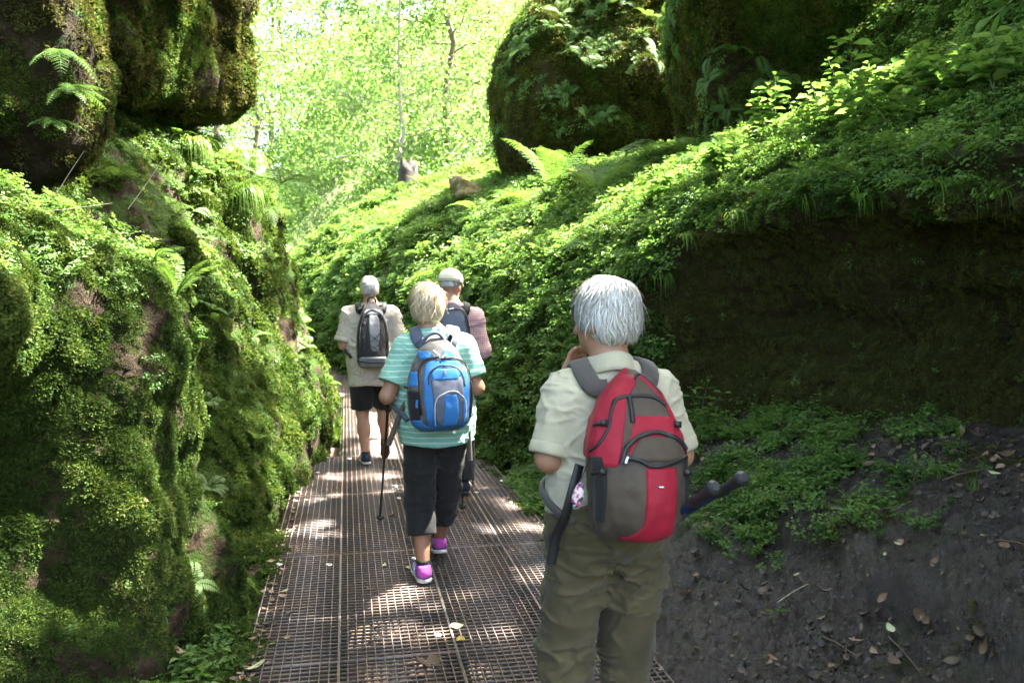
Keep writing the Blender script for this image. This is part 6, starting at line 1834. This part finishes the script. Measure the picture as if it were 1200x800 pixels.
# ------------------------------------------------------------------ fallen leaves and twigs, one by one
dl = [dry_leaf_mesh(gd, gd.uniform(.05, .08), gd.uniform(.028, .045)) for _ in range(6)] + [dry_leaf_mesh(gd, .10, .075, lobes=3)]
def put_leaf(me, p, n, mat, label, group, sc=1.0, name="fallen_leaf"):
    o = bpy.data.objects.new(name, me.copy() if me.materials and me.materials[0] != mat else me); COL.objects.link(o)
    if not o.data.materials: o.data.materials.append(mat)
    up = norm(np.asarray(n) + gd.normal(0, .12, 3)); x = norm(np.cross(rnd_dirs(gd, 1)[0], up)); y = np.cross(up, x)
    o.matrix_world = Matrix([[x[i], y[i], up[i], p[i]] for i in range(3)] + [[0, 0, 0, 1]])
    o.scale = (sc, sc, sc)
    return tag(o, label, "leaf", group)
def leafset(mats): return {id(m): [x.copy() for x in dl] for m in mats}
LS = leafset([M_DRY, M_DRY_DARK, M_YELLOW, M_PALELEAF])
def fresh(mat, k): return LS[id(mat)][k]
for u, v, mat, k, sc, lab in ((502, 776, M_DRY, 6, 1.15, "large lobed tan leaf lying on the grating"), (443, 748, M_DRY_DARK, 1, 1.0, "long dark curled leaf on the grating beside a round clip"), (540, 750, M_YELLOW, 2, .95, "slim yellow leaf on the grating"),
                              (496, 731, M_DRY, 3, .75, "curled reddish leaf on the grating"), (432, 690, M_DRY, 4, .5, "small round pinkish leaf on the grating"), (300, 783, M_PALELEAF, 0, 1.3, "pale green leaf at the edge of the grating by the near bank"), (333, 694, M_PALELEAF, 5, .9, "pale leaf at the foot of the mossy wall"),
                              (541, 599, M_YELLOW, 3, .7, "yellow leaf beside a pole tip on the grating"), (569, 443, M_YELLOW, 3, .9, "bright yellow leaf caught on the green slope")):
    p = at_z(u, v, .004) if v > 500 else on_land(u, v) + np.array([-.05, -.05, .02]); put_leaf(fresh(mat, k), p, (0, 0, 1) if v > 500 else (-.5, -.8, .3), mat, lab, None, sc)
for i in range(46):
    f = gd.random(); y = 2.9 + 7 * f ** 1.4
    x = gd.choice([gd.normal(-.36, .06), gd.uniform(-.4, 1.3), gd.normal(1.25, .08)], p=[.5, .25, .25])
    mat = [M_DRY, M_DRY, M_DRY_DARK, M_DRY, M_PALELEAF][i % 5] if i % 10 else M_DRY
    put_leaf(fresh(mat, i % 6), (x, y, .004), (0, 0, 1), mat, "dry fallen leaf lying loose on the metal walkway", "fallen leaves on the walkway", gd.uniform(.55, 1.0))
Pm_, Nm_ = sample('mud', lambda P, N: 16 + 0 * P[:, 0], gd, margin=0)
ord_ = gd.permutation(len(Pm_))[:110]
for i, j in enumerate(ord_):
    mat = M_DRY if i % 3 == 0 else M_DRY_DARK
    put_leaf(fresh(mat, i % 6), Pm_[j] + Nm_[j] * .008, Nm_[j], mat, "brown fallen leaf lying on the muddy slope", "fallen leaves on the mud", gd.uniform(.6, 1.25))
for u, v, sc in ((1055, 636, .55), (935, 670, .5), (1048, 738, .9), (1032, 648, .35), (1148, 625, .4), (1160, 553, .8)):
    m = (np.hypot(_pu - u, _pv - v) < 9); p = on_land(u, v)
    put_leaf(fresh(M_PALELEAF, 3), p + np.array([0, 0, .02]), (-.4, -.1, 1), M_PALELEAF, "pale yellowish leaf lying on the dark mud", "pale leaves on the mud", sc)
for i, (a, b) in enumerate((((905, 705), (945, 682)), ((1165, 630), (1215, 640)), ((1045, 745), (1085, 790)), ((960, 745), (1000, 765)), ((1010, 600), (1060, 590)), ((1100, 560), (1150, 548)))):
    p, q = on_land(*a) + [0, 0, .02], on_land(*b) + [0, 0, .022]; mb = MB(); mid = (p + q) / 2 + [0, 0, .006]
    mb.tube(crom([p - p, mid - p, q - p], 8), np.linspace(.007, .004, 8) * (.6 if i else .4), 6); o = mb.build("twig", M_TWIG if i else M_PALE_TWIG); o.location = p
    tag(o, "thin bare twig lying on the mud slope", "twig", "twigs on the mud")
